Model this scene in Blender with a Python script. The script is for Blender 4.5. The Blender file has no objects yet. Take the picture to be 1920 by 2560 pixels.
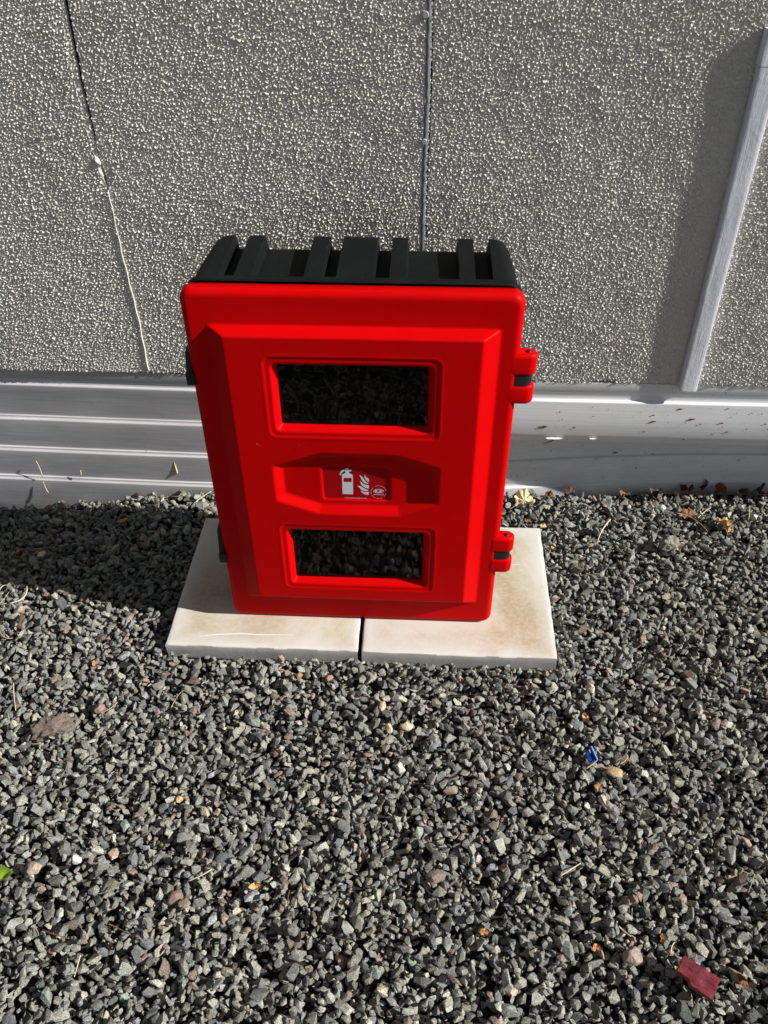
import bpy, bmesh, math, random
import numpy as np
from mathutils import Vector, Matrix, noise
R = math.radians
scene = bpy.context.scene
col = scene.collection
rng = np.random.default_rng(11)
random.seed(11)

# ------------------------------------------------------------------ camera
CAM = np.array([0.1287, -1.2618, 1.5112])
PITCH, YAW, ROLL, FOC = 0.7094, -0.0549, -0.0075, 2107.5
def cam_axes():
    cy, sy = math.cos(YAW), math.sin(YAW)
    f = np.array([sy*math.cos(PITCH), cy*math.cos(PITCH), -math.sin(PITCH)])
    r0 = np.array([cy, -sy, 0.]); u0 = np.cross(r0, f)
    r = r0*math.cos(ROLL)+u0*math.sin(ROLL); u = -r0*math.sin(ROLL)+u0*math.cos(ROLL)
    return r, u, f
AR, AU, AF = cam_axes()
cd = bpy.data.cameras.new('camera'); cam = bpy.data.objects.new('camera', cd); col.objects.link(cam)
M = Matrix.Identity(4)
for i in range(3):
    M[i][0] = AR[i]; M[i][1] = AU[i]; M[i][2] = -AF[i]; M[i][3] = CAM[i]
cam.matrix_world = M
cd.sensor_fit = 'VERTICAL'; cd.sensor_height = 36.0; cd.lens = 36.0*FOC/2560
cd.clip_start = 0.05; cd.clip_end = 500
scene.camera = cam
def ray(px, py): return AF*FOC+AR*(px-960)-AU*(py-1280)
def onY(px, py, Y):
    d = ray(px, py); return CAM+d*((Y-CAM[1])/d[1])
def onZ(px, py, Z):
    d = ray(px, py); return CAM+d*((Z-CAM[2])/d[2])

# ------------------------------------------------------------------ light
SUN_EL, SUN_AZ = 34.0, 11.6        # azimuth measured from +X towards the viewer
sd = Vector((math.cos(R(SUN_EL))*math.cos(R(SUN_AZ)), -math.cos(R(SUN_EL))*math.sin(R(SUN_AZ)), math.sin(R(SUN_EL))))
sl = bpy.data.lights.new('sun', 'SUN'); sun = bpy.data.objects.new('sun', sl); col.objects.link(sun)
sl.energy = 5.0; sl.angle = R(0.5); sl.color = (1.0, 0.98, 0.94)
sun.rotation_euler = sd.to_track_quat('Z', 'Y').to_euler(); sun.location = (3, -1, 3)
w = bpy.data.worlds.new('World'); scene.world = w; w.use_nodes = True
nt = w.node_tree; bg = nt.nodes['Background']
sky = nt.nodes.new('ShaderNodeTexSky'); sky.sky_type = 'NISHITA'; sky.sun_disc = False
sky.sun_elevation = R(SUN_EL); sky.sun_rotation = R(90+SUN_AZ)
sky.air_density = .55; sky.dust_density = .4; sky.altitude = 200
hs = nt.nodes.new('ShaderNodeHueSaturation'); hs.inputs['Saturation'].default_value = .42
nt.links.new(sky.outputs[0], hs.inputs['Color']); nt.links.new(hs.outputs[0], bg.inputs[0]); bg.inputs[1].default_value = 0.05
scene.view_settings.view_transform = 'Standard'; scene.view_settings.look = 'None'
scene.view_settings.exposure = 0.55; scene.view_settings.gamma = 1.0

# ------------------------------------------------------------------ helpers
def link(o, parent=None):
    col.objects.link(o)
    if parent: o.parent = parent
    return o
def tag(o, label=None, cat=None, group=None, kind=None):
    for k, v in (('label', label), ('category', cat), ('group', group), ('kind', kind)):
        if v: o[k] = v
    return o
def empty(name, loc=(0, 0, 0)):
    o = bpy.data.objects.new(name, None); o.location = loc; o.empty_display_size = .05
    return link(o)
def pymesh(name, vs, fs, mat=None, parent=None, smooth=False, angle=None, origin=None):
    me = bpy.data.meshes.new(name)
    vs = np.asarray(vs, dtype=float)
    if origin is not None: vs = vs-np.asarray(origin, float)
    me.from_pydata([tuple(v) for v in vs], [], [tuple(f) for f in fs])
    me.validate(); me.update()
    if smooth or angle: me.shade_smooth()
    if angle: me.set_sharp_from_angle(angle=R(angle))
    if mat: me.materials.append(mat)
    o = bpy.data.objects.new(name, me)
    if origin is not None: o.location = origin
    return link(o, parent)
def fastmesh(name, V, F, mat=None, parent=None, smooth=True):
    """V (n,3), F (m,k) with k = 3 or 4"""
    me = bpy.data.meshes.new(name); k = F.shape[1]
    me.vertices.add(len(V)); me.vertices.foreach_set('co', V.astype(np.float32).ravel())
    me.loops.add(F.size); me.loops.foreach_set('vertex_index', F.astype(np.int32).ravel())
    me.polygons.add(len(F)); me.polygons.foreach_set('loop_start', np.arange(0, F.size, k, dtype=np.int32))
    me.polygons.foreach_set('loop_total', np.full(len(F), k, dtype=np.int32))
    me.update(calc_edges=True)
    if smooth: me.shade_smooth()
    else: me.shade_flat()
    if mat: me.materials.append(mat)
    return link(bpy.data.objects.new(name, me), parent)
def from_bm(name, bm, mat=None, parent=None, smooth=False, angle=None):
    me = bpy.data.meshes.new(name); bm.normal_update(); bm.to_mesh(me); bm.free()
    if smooth or angle: me.shade_smooth()
    if angle: me.set_sharp_from_angle(angle=R(angle))
    if mat: me.materials.append(mat)
    return link(bpy.data.objects.new(name, me), parent)
def rbox(bm, x0, x1, y0, y1, z0, z1, bev=0.0, seg=2):
    r = bmesh.ops.create_cube(bm, size=1.0); vs = r['verts']
    for v in vs:
        v.co = Vector(((x0+x1)/2+v.co.x*(x1-x0), (y0+y1)/2+v.co.y*(y1-y0), (z0+z1)/2+v.co.z*(z1-z0)))
    if bev > 0:
        es = list({e for v in vs for e in v.link_edges})
        bmesh.ops.bevel(bm, geom=es, offset=bev, segments=seg, affect='EDGES', profile=0.6)
def prism(bm, pts, axis, a, b, bev=0.0, seg=2):
    """extrude 2-D outline along axis ('x','y','z') from a to b"""
    def mk(p, t):
        return {'x': (t, p[0], p[1]), 'y': (p[0], t, p[1]), 'z': (p[0], p[1], t)}[axis]
    A = [bm.verts.new(mk(p, a)) for p in pts]; B = [bm.verts.new(mk(p, b)) for p in pts]
    n = len(pts); fs = [bm.faces.new(A[::-1]), bm.faces.new(B)]
    for i in range(n): fs.append(bm.faces.new((A[i], A[(i+1) % n], B[(i+1) % n], B[i])))
    bmesh.ops.recalc_face_normals(bm, faces=fs)
    if bev > 0:
        es = list(set(fs[0].edges) | set(fs[1].edges))
        bmesh.ops.bevel(bm, geom=es, offset=bev, segments=seg, affect='EDGES', profile=0.6)
def tube_verts(pts, rad, n=6, taper=(1, 1)):
    pts = [Vector(p) for p in pts]; V = []; F = []
    for i, p in enumerate(pts):
        t = (pts[min(i+1, len(pts)-1)]-pts[max(i-1, 0)]).normalized()
        a = t.orthogonal().normalized() if i == 0 else (a-t*a.dot(t)).normalized()
        b = t.cross(a); s = i/(len(pts)-1); rr = rad*(taper[0]*(1-s)+taper[1]*s)
        for k in range(n):
            q = 2*math.pi*k/n; V.append(p+a*math.cos(q)*rr+b*math.sin(q)*rr)
    for i in range(len(pts)-1):
        for k in range(n):
            F.append((i*n+k, i*n+(k+1) % n, (i+1)*n+(k+1) % n, (i+1)*n+k))
    F.append(tuple(range(n))[::-1]); F.append(tuple((len(pts)-1)*n+k for k in range(n)))
    return V, F
def bezier(p0, p1, p2, n=10):
    p0, p1, p2 = map(Vector, (p0, p1, p2))
    return [p0*(1-t)**2+p1*2*t*(1-t)+p2*t*t for t in [i/(n-1) for i in range(n)]]
def smoothstep(x): x = np.clip(x, 0, 1); return x*x*(3-2*x)

# ------------------------------------------------------------------ materials
def mat(name, base=(.5, .5, .5), rough=.6, spec=.5):
    m = bpy.data.materials.new(name); m.use_nodes = True
    b = m.node_tree.nodes['Principled BSDF']
    b.inputs['Base Color'].default_value = (*base, 1); b.inputs['Roughness'].default_value = rough
    b.inputs['Specular IOR Level'].default_value = spec
    return m, m.node_tree, b
def N(nt, t, **kw):
    n = nt.nodes.new(t)
    for k, v in kw.items():
        if k in n.inputs: n.inputs[k].default_value = v
        else: setattr(n, k, v)
    return n
def coords(nt, scale=(1, 1, 1), rot=(0, 0, 0), obj=True):
    tc = N(nt, 'ShaderNodeTexCoord'); mp = N(nt, 'ShaderNodeMapping')
    nt.links.new(tc.outputs['Object' if obj else 'Generated'], mp.inputs['Vector'])
    mp.inputs['Scale'].default_value = scale; mp.inputs['Rotation'].default_value = rot
    return mp.outputs[0]
def noise_n(nt, vec, scale, detail=4, rough=.55, dist=0):
    n = N(nt, 'ShaderNodeTexNoise'); n.inputs['Scale'].default_value = scale
    n.inputs['Detail'].default_value = detail; n.inputs['Roughness'].default_value = rough
    n.inputs['Distortion'].default_value = dist
    nt.links.new(vec, n.inputs['Vector']); return n.outputs['Fac']
def ramp(nt, fac, stops):
    r = N(nt, 'ShaderNodeValToRGB'); cr = r.color_ramp
    while len(cr.elements) < len(stops): cr.elements.new(.5)
    for e, (p, c) in zip(cr.elements, stops):
        e.position = p; e.color = (*c, 1) if len(c) == 3 else c
    nt.links.new(fac, r.inputs[0]); return r.outputs[0]
def mixc(nt, fac, a, b, mode='MIX'):
    m = N(nt, 'ShaderNodeMix', data_type='RGBA', blend_type=mode)
    for s, v in ((0, fac), (6, a), (7, b)):
        if hasattr(v, 'links'): nt.links.new(v, m.inputs[s])
        else: m.inputs[s].default_value = v if s == 0 else ((*v, 1) if len(v) == 3 else v)
    return m.outputs[2]
def bump(nt, b, h, strength=.3, dist=.001, prev=None):
    n = N(nt, 'ShaderNodeBump'); n.inputs['Strength'].default_value = strength; n.inputs['Distance'].default_value = dist
    nt.links.new(h, n.inputs['Height'])
    if prev: nt.links.new(prev, n.inputs['Normal'])
    nt.links.new(n.outputs[0], b.inputs['Normal']); return n.outputs[0]
G = (1, 1, 1); K = (0, 0, 0)

# roughcast render
m_stucco, nt, b = mat('roughcast', (.5, .48, .44), .85, .25)
v = coords(nt)
c = ramp(nt, noise_n(nt, v, 2.2, 4), [(.3, (.70, .665, .60)), (.7, (.80, .77, .70))])
c = mixc(nt, ramp(nt, noise_n(nt, v, 60, 3), [(.55, K), (.75, (.5, .5, .5))]), c, (.62, .59, .54))
nt.links.new(c, b.inputs['Base Color'])
bump(nt, b, noise_n(nt, v, 700, 3), .35, .0006)
# far away part of the same wall, roughness only as bump
m_stucco2, nt, b = mat('roughcast_far', (.60, .57, .52), .85, .25)
v = coords(nt); bump(nt, b, noise_n(nt, v, 110, 3), 1.0, .006)
m_gap_shade, _, _ = mat('gap_shade', (.012, .012, .012), .9, .1)  # near-black colour stands for the shade behind the panel joints
# sealant
m_seal, nt, b = mat('sealant', (.78, .76, .70), .7, .3)
m_filler, nt, b = mat('grey_filler', (.21, .22, .215), .85, .2)
m_cap, nt, b = mat('painted_cap', (.30, .32, .32), .6, .3)
# painted batten
m_wood, nt, b = mat('painted_wood', (.6, .6, .66), .5, .45)
v = coords(nt, (1, 1, .05))
gr = noise_n(nt, v, 420, 5, .6)
c = ramp(nt, gr, [(.30, (.54, .55, .60)), (.5, (.62, .63, .68)), (.72, (.67, .68, .73))])
v2 = coords(nt)
c = mixc(nt, ramp(nt, noise_n(nt, v2, 30, 5), [(.58, K), (.70, (.6, .6, .6))]), c, (.53, .54, .60))
nt.links.new(c, b.inputs['Base Color'])
p = bump(nt, b, gr, .5, .0012)
bump(nt, b, noise_n(nt, v2, 120, 4), .4, .0015, p)
# pvc cladding
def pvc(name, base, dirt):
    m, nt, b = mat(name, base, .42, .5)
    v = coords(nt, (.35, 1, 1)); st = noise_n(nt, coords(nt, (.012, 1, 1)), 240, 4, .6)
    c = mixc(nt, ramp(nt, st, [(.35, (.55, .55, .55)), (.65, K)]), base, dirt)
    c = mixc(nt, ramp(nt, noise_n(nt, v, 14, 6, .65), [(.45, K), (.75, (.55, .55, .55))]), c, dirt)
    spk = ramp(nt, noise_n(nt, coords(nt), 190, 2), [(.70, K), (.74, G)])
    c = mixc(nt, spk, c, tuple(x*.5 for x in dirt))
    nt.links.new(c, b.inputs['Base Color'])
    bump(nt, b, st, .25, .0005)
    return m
m_pvc_l = pvc('dimmed_cladding', (.58, .565, .575), (.36, .345, .35))  # darker copy of the white plastic, standing for weaker sun at left
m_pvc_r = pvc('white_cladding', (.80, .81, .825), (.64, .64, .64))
m_splat, nt, b = mat('rust_splash', (.16, .045, .03), .5)
m_splat_d, nt, b = mat('mud_splash', (.035, .028, .028), .6)
m_tear, _, _ = mat('torn_white_plastic', (.7, .7, .7), .5)
# red plastic
m_red, nt, b = mat('red_plastic', (.5, .003, .006), .45, .05)
v = coords(nt)
c = mixc(nt, ramp(nt, noise_n(nt, v, 9, 5), [(.35, K), (.8, (.5, .5, .5))]), (.54, .0008, .0015), (.47, .001, .002))
nt.links.new(c, b.inputs['Base Color'])
rr = ramp(nt, noise_n(nt, v, 26, 6, .7), [(.3, (.42,)*3), (.7, (.56,)*3)]); nt.links.new(rr, b.inputs['Roughness'])
p = bump(nt, b, noise_n(nt, v, 900, 2), .12, .0003)
bump(nt, b, noise_n(nt, v, 16, 2), .25, .0012, p)
m_nick, nt, b = mat('pale_nick', (.6, .35, .33), .7)
m_lab, nt, b = mat('red_label', (.36, .003, .005), .5, .06)
# black plastic
m_blk, nt, b = mat('black_plastic', (.022, .026, .026), .65, .13)
v = coords(nt)
sc = ramp(nt, noise_n(nt, coords(nt, (1, .35, 1), (0, 0, .5)), 130, 6, .75), [(.60, K), (.74, G)])
c = mixc(nt, sc, (.0045, .0055, .0055), (.024, .027, .027))
c = mixc(nt, ramp(nt, noise_n(nt, v, 14, 5, .6), [(.45, K), (.7, (.6,)*3)]), c, (.0085, .0100, .0098))
nt.links.new(c, b.inputs['Base Color']); bump(nt, b, noise_n(nt, v, 800, 3), .3, .0004)
m_rub, _, _ = mat('black_rubber', (.012, .012, .012), .5, .4)
# glazing
m_pane = bpy.data.materials.new('acrylic'); m_pane.use_nodes = True; nt = m_pane.node_tree
for n in list(nt.nodes): nt.nodes.remove(n)
out = N(nt, 'ShaderNodeOutputMaterial'); ms = N(nt, 'ShaderNodeMixShader'); tr = N(nt, 'ShaderNodeBsdfTransparent'); gl = N(nt, 'ShaderNodeBsdfGlossy')
tr.inputs[0].default_value = (.55, .5, .5, 1); gl.inputs['Roughness'].default_value = .015; gl.inputs[0].default_value = (.5, .5, .5, 1)
fr = N(nt, 'ShaderNodeFresnel'); fr.inputs[0].default_value = 1.38
v = coords(nt); bp = N(nt, 'ShaderNodeBump'); bp.inputs['Strength'].default_value = .3; bp.inputs['Distance'].default_value = .0012
nt.links.new(noise_n(nt, v, 22, 2), bp.inputs['Height']); nt.links.new(bp.outputs[0], gl.inputs['Normal']); nt.links.new(bp.outputs[0], fr.inputs['Normal'])
df = N(nt, 'ShaderNodeBsdfDiffuse'); df.inputs[0].default_value = (.5, .5, .5, 1); ms2 = N(nt, 'ShaderNodeMixShader')
dust = ramp(nt, noise_n(nt, v, 420, 3, .7), [(.69, (.004,)*3), (.76, (.35,)*3)]); nt.links.new(dust, ms2.inputs[0])
nt.links.new(fr.outputs[0], ms.inputs[0]); nt.links.new(tr.outputs[0], ms.inputs[1]); nt.links.new(gl.outputs[0], ms.inputs[2])
nt.links.new(ms.outputs[0], ms2.inputs[1]); nt.links.new(df.outputs[0], ms2.inputs[2]); nt.links.new(ms2.outputs[0], out.inputs[0])
m_print, _, _ = mat('white_print', (.62, .66, .72), .5, .4)
# paving slabs
def slab_mat(name, seed):
    m, nt, b = mat(name, (.6, .55, .47), .8, .25)
    v = coords(nt)
    mp = N(nt, 'ShaderNodeMapping'); mp.inputs['Location'].default_value = (seed, seed*2, 0); nt.links.new(v, mp.inputs[0]); v = mp.outputs[0]
    c = ramp(nt, noise_n(nt, v, 4.2, 5, .6, .6), [(.36, (.57, .53, .46)), (.47, (.50, .43, .33)), (.60, (.41, .315, .205))])
    c = mixc(nt, ramp(nt, noise_n(nt, v, 90, 5, .7), [(.45, K), (.7, (.45,)*3)]), c, (.60, .58, .54))
    # paler rim of the slab
    tc = N(nt, 'ShaderNodeTexCoord'); sp = N(nt, 'ShaderNodeSeparateXYZ'); nt.links.new(tc.outputs['Object'], sp.inputs[0])
    def absn(s):
        a = N(nt, 'ShaderNodeMath', operation='ABSOLUTE'); nt.links.new(s, a.inputs[0]); return a.outputs[0]
    mx = N(nt, 'ShaderNodeMath', operation='MAXIMUM'); nt.links.new(absn(sp.outputs[0]), mx.inputs[0]); nt.links.new(absn(sp.outputs[1]), mx.inputs[1])
    ad = N(nt, 'ShaderNodeMath', operation='MULTIPLY_ADD'); nt.links.new(noise_n(nt, v, 12, 4), ad.inputs[0]); ad.inputs[1].default_value = .06; nt.links.new(mx.outputs[0], ad.inputs[2])
    rim = ramp(nt, ad.outputs[0], [(.205, K), (.255, (.8,)*3)])
    c = mixc(nt, rim, c, (.62, .605, .58))
    nt.links.new(c, b.inputs['Base Color'])
    # fine moulded anti-slip dimples, running diagonally
    wv = N(nt, 'ShaderNodeTexWave'); wv.inputs['Scale'].default_value = 70; wv.inputs['Distortion'].default_value = .4
    nt.links.new(coords(nt, rot=(0, 0, R(45))), wv.inputs[0])
    wv2 = N(nt, 'ShaderNodeTexWave'); wv2.inputs['Scale'].default_value = 70; wv2.inputs['Distortion'].default_value = .4
    nt.links.new(coords(nt, rot=(0, 0, R(-45))), wv2.inputs[0])
    mu = N(nt, 'ShaderNodeMath', operation='MULTIPLY'); nt.links.new(wv.outputs['Fac'], mu.inputs[0]); nt.links.new(wv2.outputs['Fac'], mu.inputs[1])
    p = bump(nt, b, mu.outputs[0], .25, .0007)
    bump(nt, b, noise_n(nt, v, 260, 4, .7), .5, .001, p)
    return m
# stones
m_stone, nt, b = mat('crushed_stone', (.2, .2, .2), .75, .3)
at = N(nt, 'ShaderNodeAttribute'); at.attribute_name = 'tint'
v = coords(nt)
sp_ = ramp(nt, noise_n(nt, v, 420, 4, .75), [(.32, (.40, .40, .40)), (.5, (.95, .95, .95)), (.64, (1.75, 1.72, 1.60)), (.78, (3.0, 2.9, 2.6))])
c = mixc(nt, 1.0, at.outputs['Color'], sp_, 'MULTIPLY')
sp2 = ramp(nt, noise_n(nt, v, 70, 3, .6), [(.3, (.78, .78, .80)), (.7, (1.2, 1.17, 1.1))])
c = mixc(nt, 1.0, c, sp2, 'MULTIPLY')
nt.links.new(c, b.inputs['Base Color'])
p = bump(nt, b, noise_n(nt, v, 300, 4, .7), .55, .0022)
m_soil_shade, nt, b = mat('soil_gap_shade', (.03, .027, .024), .95, .1)  # soil, blackened so the gaps between stones look shadowed
def plain(name, base, rough=.7, var=.35, scale=80, bd=.001):
    m, nt, b = mat(name, base, rough, .3); v = coords(nt)
    f = noise_n(nt, v, scale, 5, .65)
    c = ramp(nt, f, [(.3, tuple(x*(1-var) for x in base)), (.7, tuple(min(1, x*(1+var)) for x in base))])
    nt.links.new(c, b.inputs['Base Color']); bump(nt, b, f, .6, bd); return m
m_leaf_cream = plain('dry_leaf_cream', (.62, .52, .32), .7, .2, 120, .0008)
m_leaf_tan = plain('dry_leaf_tan', (.52, .30, .13), .7, .3, 120, .0008)
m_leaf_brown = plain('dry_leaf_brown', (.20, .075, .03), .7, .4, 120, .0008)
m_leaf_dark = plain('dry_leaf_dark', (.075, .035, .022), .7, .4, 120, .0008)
m_leaf_yellow = plain('leaf_yellow', (.55, .42, .18), .6, .2, 120, .0008)
m_leaf_orange = plain('leaf_orange', (.40, .17, .06), .6, .2, 120, .0008)
m_leaf_green = plain('leaf_green', (.20, .27, .025), .45, .3, 160, .0008)
m_twig = plain('twig', (.40, .30, .19), .8, .3, 200, .0006)
m_straw = plain('straw', (.62, .54, .38), .7, .2, 200, .0006)
m_twig_dark = plain('dark_twig', (.13, .07, .045), .8, .3, 200, .0006)
m_blue = plain('blue_plastic', (.006, .05, .25), .3, .15, 60, .0003)
m_redwood, nt, b = mat('red_stained_wood', (.35, .01, .03), .6, .4)
gr = noise_n(nt, coords(nt, (.08, 1, 1)), 420, 5, .65)
c = ramp(nt, gr, [(.30, (.02, .002, .004)), (.45, (.11, .004, .012)), (.75, (.25, .008, .028))])
nt.links.new(c, b.inputs['Base Color']); bump(nt, b, gr, .9, .0025)
m_rawwood = plain('raw_wood', (.22, .07, .03), .8, .4, 150, .001)
m_bolt = plain('rusty_metal', (.14, .075, .04), .6, .4, 300, .0006)
m_red_bit = plain('bright_red_bit', (.4, .01, .015), .5, .1, 60, .0003)

# ------------------------------------------------------------------ wall
WY = 0.600                                    # face of the render panels
wall = tag(empty('building_wall', (0, WY, 0)), 'pale roughcast building wall with white plastic cladding along its foot', 'wall')
def wpar(o):                                  # children keep world coordinates
    o.parent = wall; o.matrix_parent_inverse = wall.matrix_world.inverted(); return o
bpy.context.view_layer.update()
wall_inv = Matrix.Translation((0, -WY, 0))
def wpar(o): o.parent = wall; o.matrix_parent_inverse = wall_inv; return o
ST = .0016
XA, XB, ZA, ZB = -1.36, 1.42, .365, 1.42
nx = int((XB-XA)/ST)+1; nz = int((ZB-ZA)/ST)+1
def field(shape, lo, hi, seed, aniso=1.0):
    """smooth random field with wavelengths (m) between lo and hi"""
    g = np.random.default_rng(seed).standard_normal(shape)
    fz = np.fft.fftfreq(shape[0], ST)[:, None]; fx = np.fft.rfftfreq(shape[1], ST)[None, :]
    f = np.sqrt(fz**2+(fx*aniso)**2)
    flt = np.exp(-(f*lo*.55)**2)*(1-np.exp(-(f*hi*.8)**2))
    o = np.fft.irfft2(np.fft.rfft2(g)*flt, s=shape); return o/o.std()
n1 = field((nz, nx), .0090, .0145, 1); n2 = field((nz, nx), .0046, .0080, 2); n3 = field((nz, nx), .02, .06, 3); nL = field((nz, nx), .15, .6, 4)
amp = .0031*(1+.10*nL.clip(-2, 2)*.5)
xs = np.linspace(XA, XB, nx); zs = np.linspace(ZA, ZB, nz); XX, ZZ = np.meshgrid(xs, zs)
nn = n1*.80+n2*.45+.04*n3
lump = np.log1p(np.exp(5.0*(nn+.05)))/5.0; lump = lump/(1+.28*lump)
H = amp*1.42*lump+.00030*n2+.00012*nL
# smooth trowelled band beside the centre joint, patch by the left joint, drill hole
JZ = np.array([.367, .517, .695, .845, .905, 1.062, 1.202, 1.6]); JX = np.array([-.581, -.578, -.584, -.584, -.588, -.591, -.587, -.588])
def jl(z): return np.interp(z, JZ, JX)
def jc(z): return np.interp(z, [.36, .712, .854, 1.04, 1.204, 1.6], [.126, .127, .126, .129, .128, .128])
d = XX-jc(ZZ)
msk = 1-.8*np.exp(-((d+.008)/.006)**4)
HB = float(H.mean())*.8
H = HB+(H-HB)*msk
dl = np.hypot((XX-jl(ZZ)-.004)/.016, (ZZ-.885)/.032); H = HB+(H-HB)*(1-.85*np.exp(-dl**4))
H += .004*np.exp(-(((XX+.592)/.006)**2+((ZZ-.872)/.009)**2))
dz = np.abs(XX-jl(ZZ)+.001); H = HB+(H-HB)*(1-.6*np.exp(-(dz/.006)**2))
hole = onY(1049, 310, WY); H -= .012*np.exp(-(((XX-hole[0])/.0032)**2+((ZZ-hole[2])/.0042)**2)**2)
hole = onY(1393, 891, WY); H -= .010*np.exp(-(((XX-hole[0])/.0045)**2+((ZZ-hole[2])/.0035)**2)**2)
bare = np.exp(-(((XX+.655)/.07)**2+((ZZ-.385)/.035)**2)); H = HB+(H-HB)*(1-.6*bare)
ej = field((nz, 8), .01, .05, 9)[:, 0]; ej2 = field((8, nx), .01, .05, 10)[0]; ej3 = field((nz, 8), .01, .05, 12)[:, 0]
NOT0, NOT1 = [float(onY(1180+x/2.242, 945, WY)[0]) for x in (672, 806)]
def stucco_panel(name, xe0, xe1, yoff=0.0, jit=(0, 0), zlow=0.0):
    x0m, x1m = float(np.mean(xe0)), float(np.mean(xe1))
    i0 = max(0, int(round((x0m-XA)/ST))); i1 = min(nx-1, int(round((x1m-XA)/ST)))
    h = H[:, i0:i1+1]; n = i1-i0+1; t = np.linspace(0, 1, n)[None, :]
    X = xe0[:, None]*(1-t)+xe1[:, None]*t
    Z = np.repeat(zs[:, None], n, 1)+0.0
    Z[0, :] += ej2[i0:i1+1]*.0012+zlow+.006*((xs[i0:i1+1] > NOT0) & (xs[i0:i1+1] < NOT1))
    for k in range(1, 6): Z[k, :] = np.maximum(Z[k, :], Z[k-1, :]+.0001)
    Y = WY+yoff-h
    V = np.stack([X, Y, Z], -1)
    # turn the edges back to the substrate
    V = np.concatenate([V[:1]+[0, 0, .0], V], 0); V[0, :, 1] = WY+.0118+yoff*0
    V = np.concatenate([V[:, :1], V, V[:, -1:]], 1); V[:, 0, 1] = WY+.0118; V[:, -1, 1] = WY+.0118
    r, c_ = V.shape[:2]; idx = np.arange(r*c_).reshape(r, c_)
    F = np.stack([idx[:-1, :-1], idx[:-1, 1:], idx[1:, 1:], idx[1:, :-1]], -1).reshape(-1, 4)
    return wpar(fastmesh(name, V.reshape(-1, 3), F, m_stucco))
gw = np.interp(zs, [.36, .83, .86, .93, .96, 1.05, 1.5], [.0012, .0012, .0060, .0012, .0070, .0085, .0095])
left_edge_r = jl(zs)-gw/2+ej*.0006; mid_edge_l = jl(zs)+gw/2+ej3*.0006
gc = np.interp(zs, [.36, 1.5], [.0016, .0022])*(1+.6*np.clip(ej, -1.5, 1.5)); gc = np.clip(gc, .0004, .005)
mid_edge_r = jc(zs)-gc/2; right_edge_l = jc(zs)+gc/2
o = stucco_panel('render_panel', np.full(nz, XA), left_edge_r); o['label'] = 'leftmost roughcast panel'
o = stucco_panel('render_panel', mid_edge_l, mid_edge_r, -.0008, zlow=.002); o['label'] = 'wide roughcast panel behind the cabinet'
o = stucco_panel('render_panel', right_edge_l, np.full(nz, .789), 0.0, zlow=.0); o['label'] = 'roughcast panel left of the batten'
o = stucco_panel('render_panel', np.full(nz, .791), np.full(nz, XB), -.001, zlow=-.002); o['label'] = 'roughcast panel right of the batten'
bm = bmesh.new()
rbox(bm, -6, XA-.002, WY-.002, WY+.2, .365, 3.2); rbox(bm, XB+.002, 6, WY-.002, WY+.2, .365, 3.2); rbox(bm, XA-.001, XB+.001, WY-.002, WY+.2, ZB+.001, 3.2)
wpar(from_bm('plain_render', bm, m_stucco2))
bm = bmesh.new(); rbox(bm, -6, 6, WY+.012, WY+.199, .40, ZB); rbox(bm, -6, 6, WY+.165, WY+.199, -.25, .399)  # unseen black backing, put in so joints and gaps look shaded
wpar(from_bm('gap_backing', bm, m_gap_shade))
# bead of sealant in the lower half of the left joint
V = []; F = []
pts = [(jl(z)+.0012+.0008*math.sin(z*90), WY-.0050, z) for z in np.linspace(.372, .835, 60)]
v_, f_ = tube_verts(pts, .0017, 6, (1.3, .8)); wpar(pymesh('sealant_bead', v_, f_, m_seal, smooth=True))
bm = bmesh.new(); bmesh.ops.create_icosphere(bm, subdivisions=3, radius=1)
q = onY(243, 404, WY-.004)
for v_ in bm.verts:
    k_ = 1+.35*noise.noise(v_.co*1.7+Vector((3, 1, 0)))
    v_.co = Vector((q[0]+v_.co.x*.0062*k_+v_.co.z*-.003, WY-.002+v_.co.y*.006*k_, q[2]+v_.co.z*.0095*k_))
wpar(from_bm('filler_lump', bm, m_seal, smooth=True))
V = []; F = []; zz = np.linspace(.368, ZB-.002, 260)
for i, z in enumerate(zz):
    x1_ = float(jc(z))-.0022+.0006*noise.noise(Vector((0, z*60, 1))); x0_ = x1_-.0100-.0035*noise.noise(Vector((3, z*55, 1)))-.002*noise.noise(Vector((7, z*170, 1)))
    for k in range(5):
        t_ = k/4; V.append((x0_*(1-t_)+x1_*t_, WY-.0031-.0022*math.sin(math.pi*t_)**.5-.0012*noise.noise(Vector((k*1.7, z*110, 4))), z))
for i in range(len(zz)-1):
    for k in range(4): F.append((i*5+k, i*5+k+1, i*5+k+6, i*5+k+5))
wpar(pymesh('joint_filler', V, F, m_filler, smooth=True))
for px, py, rr_ in ((1064, 36, .0068), (1061, 353, .0062)):
    q = onY(px, py, WY-.002); bm = bmesh.new()
    bmesh.ops.create_cone(bm, cap_ends=True, segments=20, radius1=rr_, radius2=rr_*.8, depth=.003, matrix=Matrix.Translation((q[0], WY-.0068, q[2])) @ Matrix.Rotation(R(90), 4, 'X'))
    wpar(from_bm('fixing_cap', bm, m_cap, angle=40))
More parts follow.
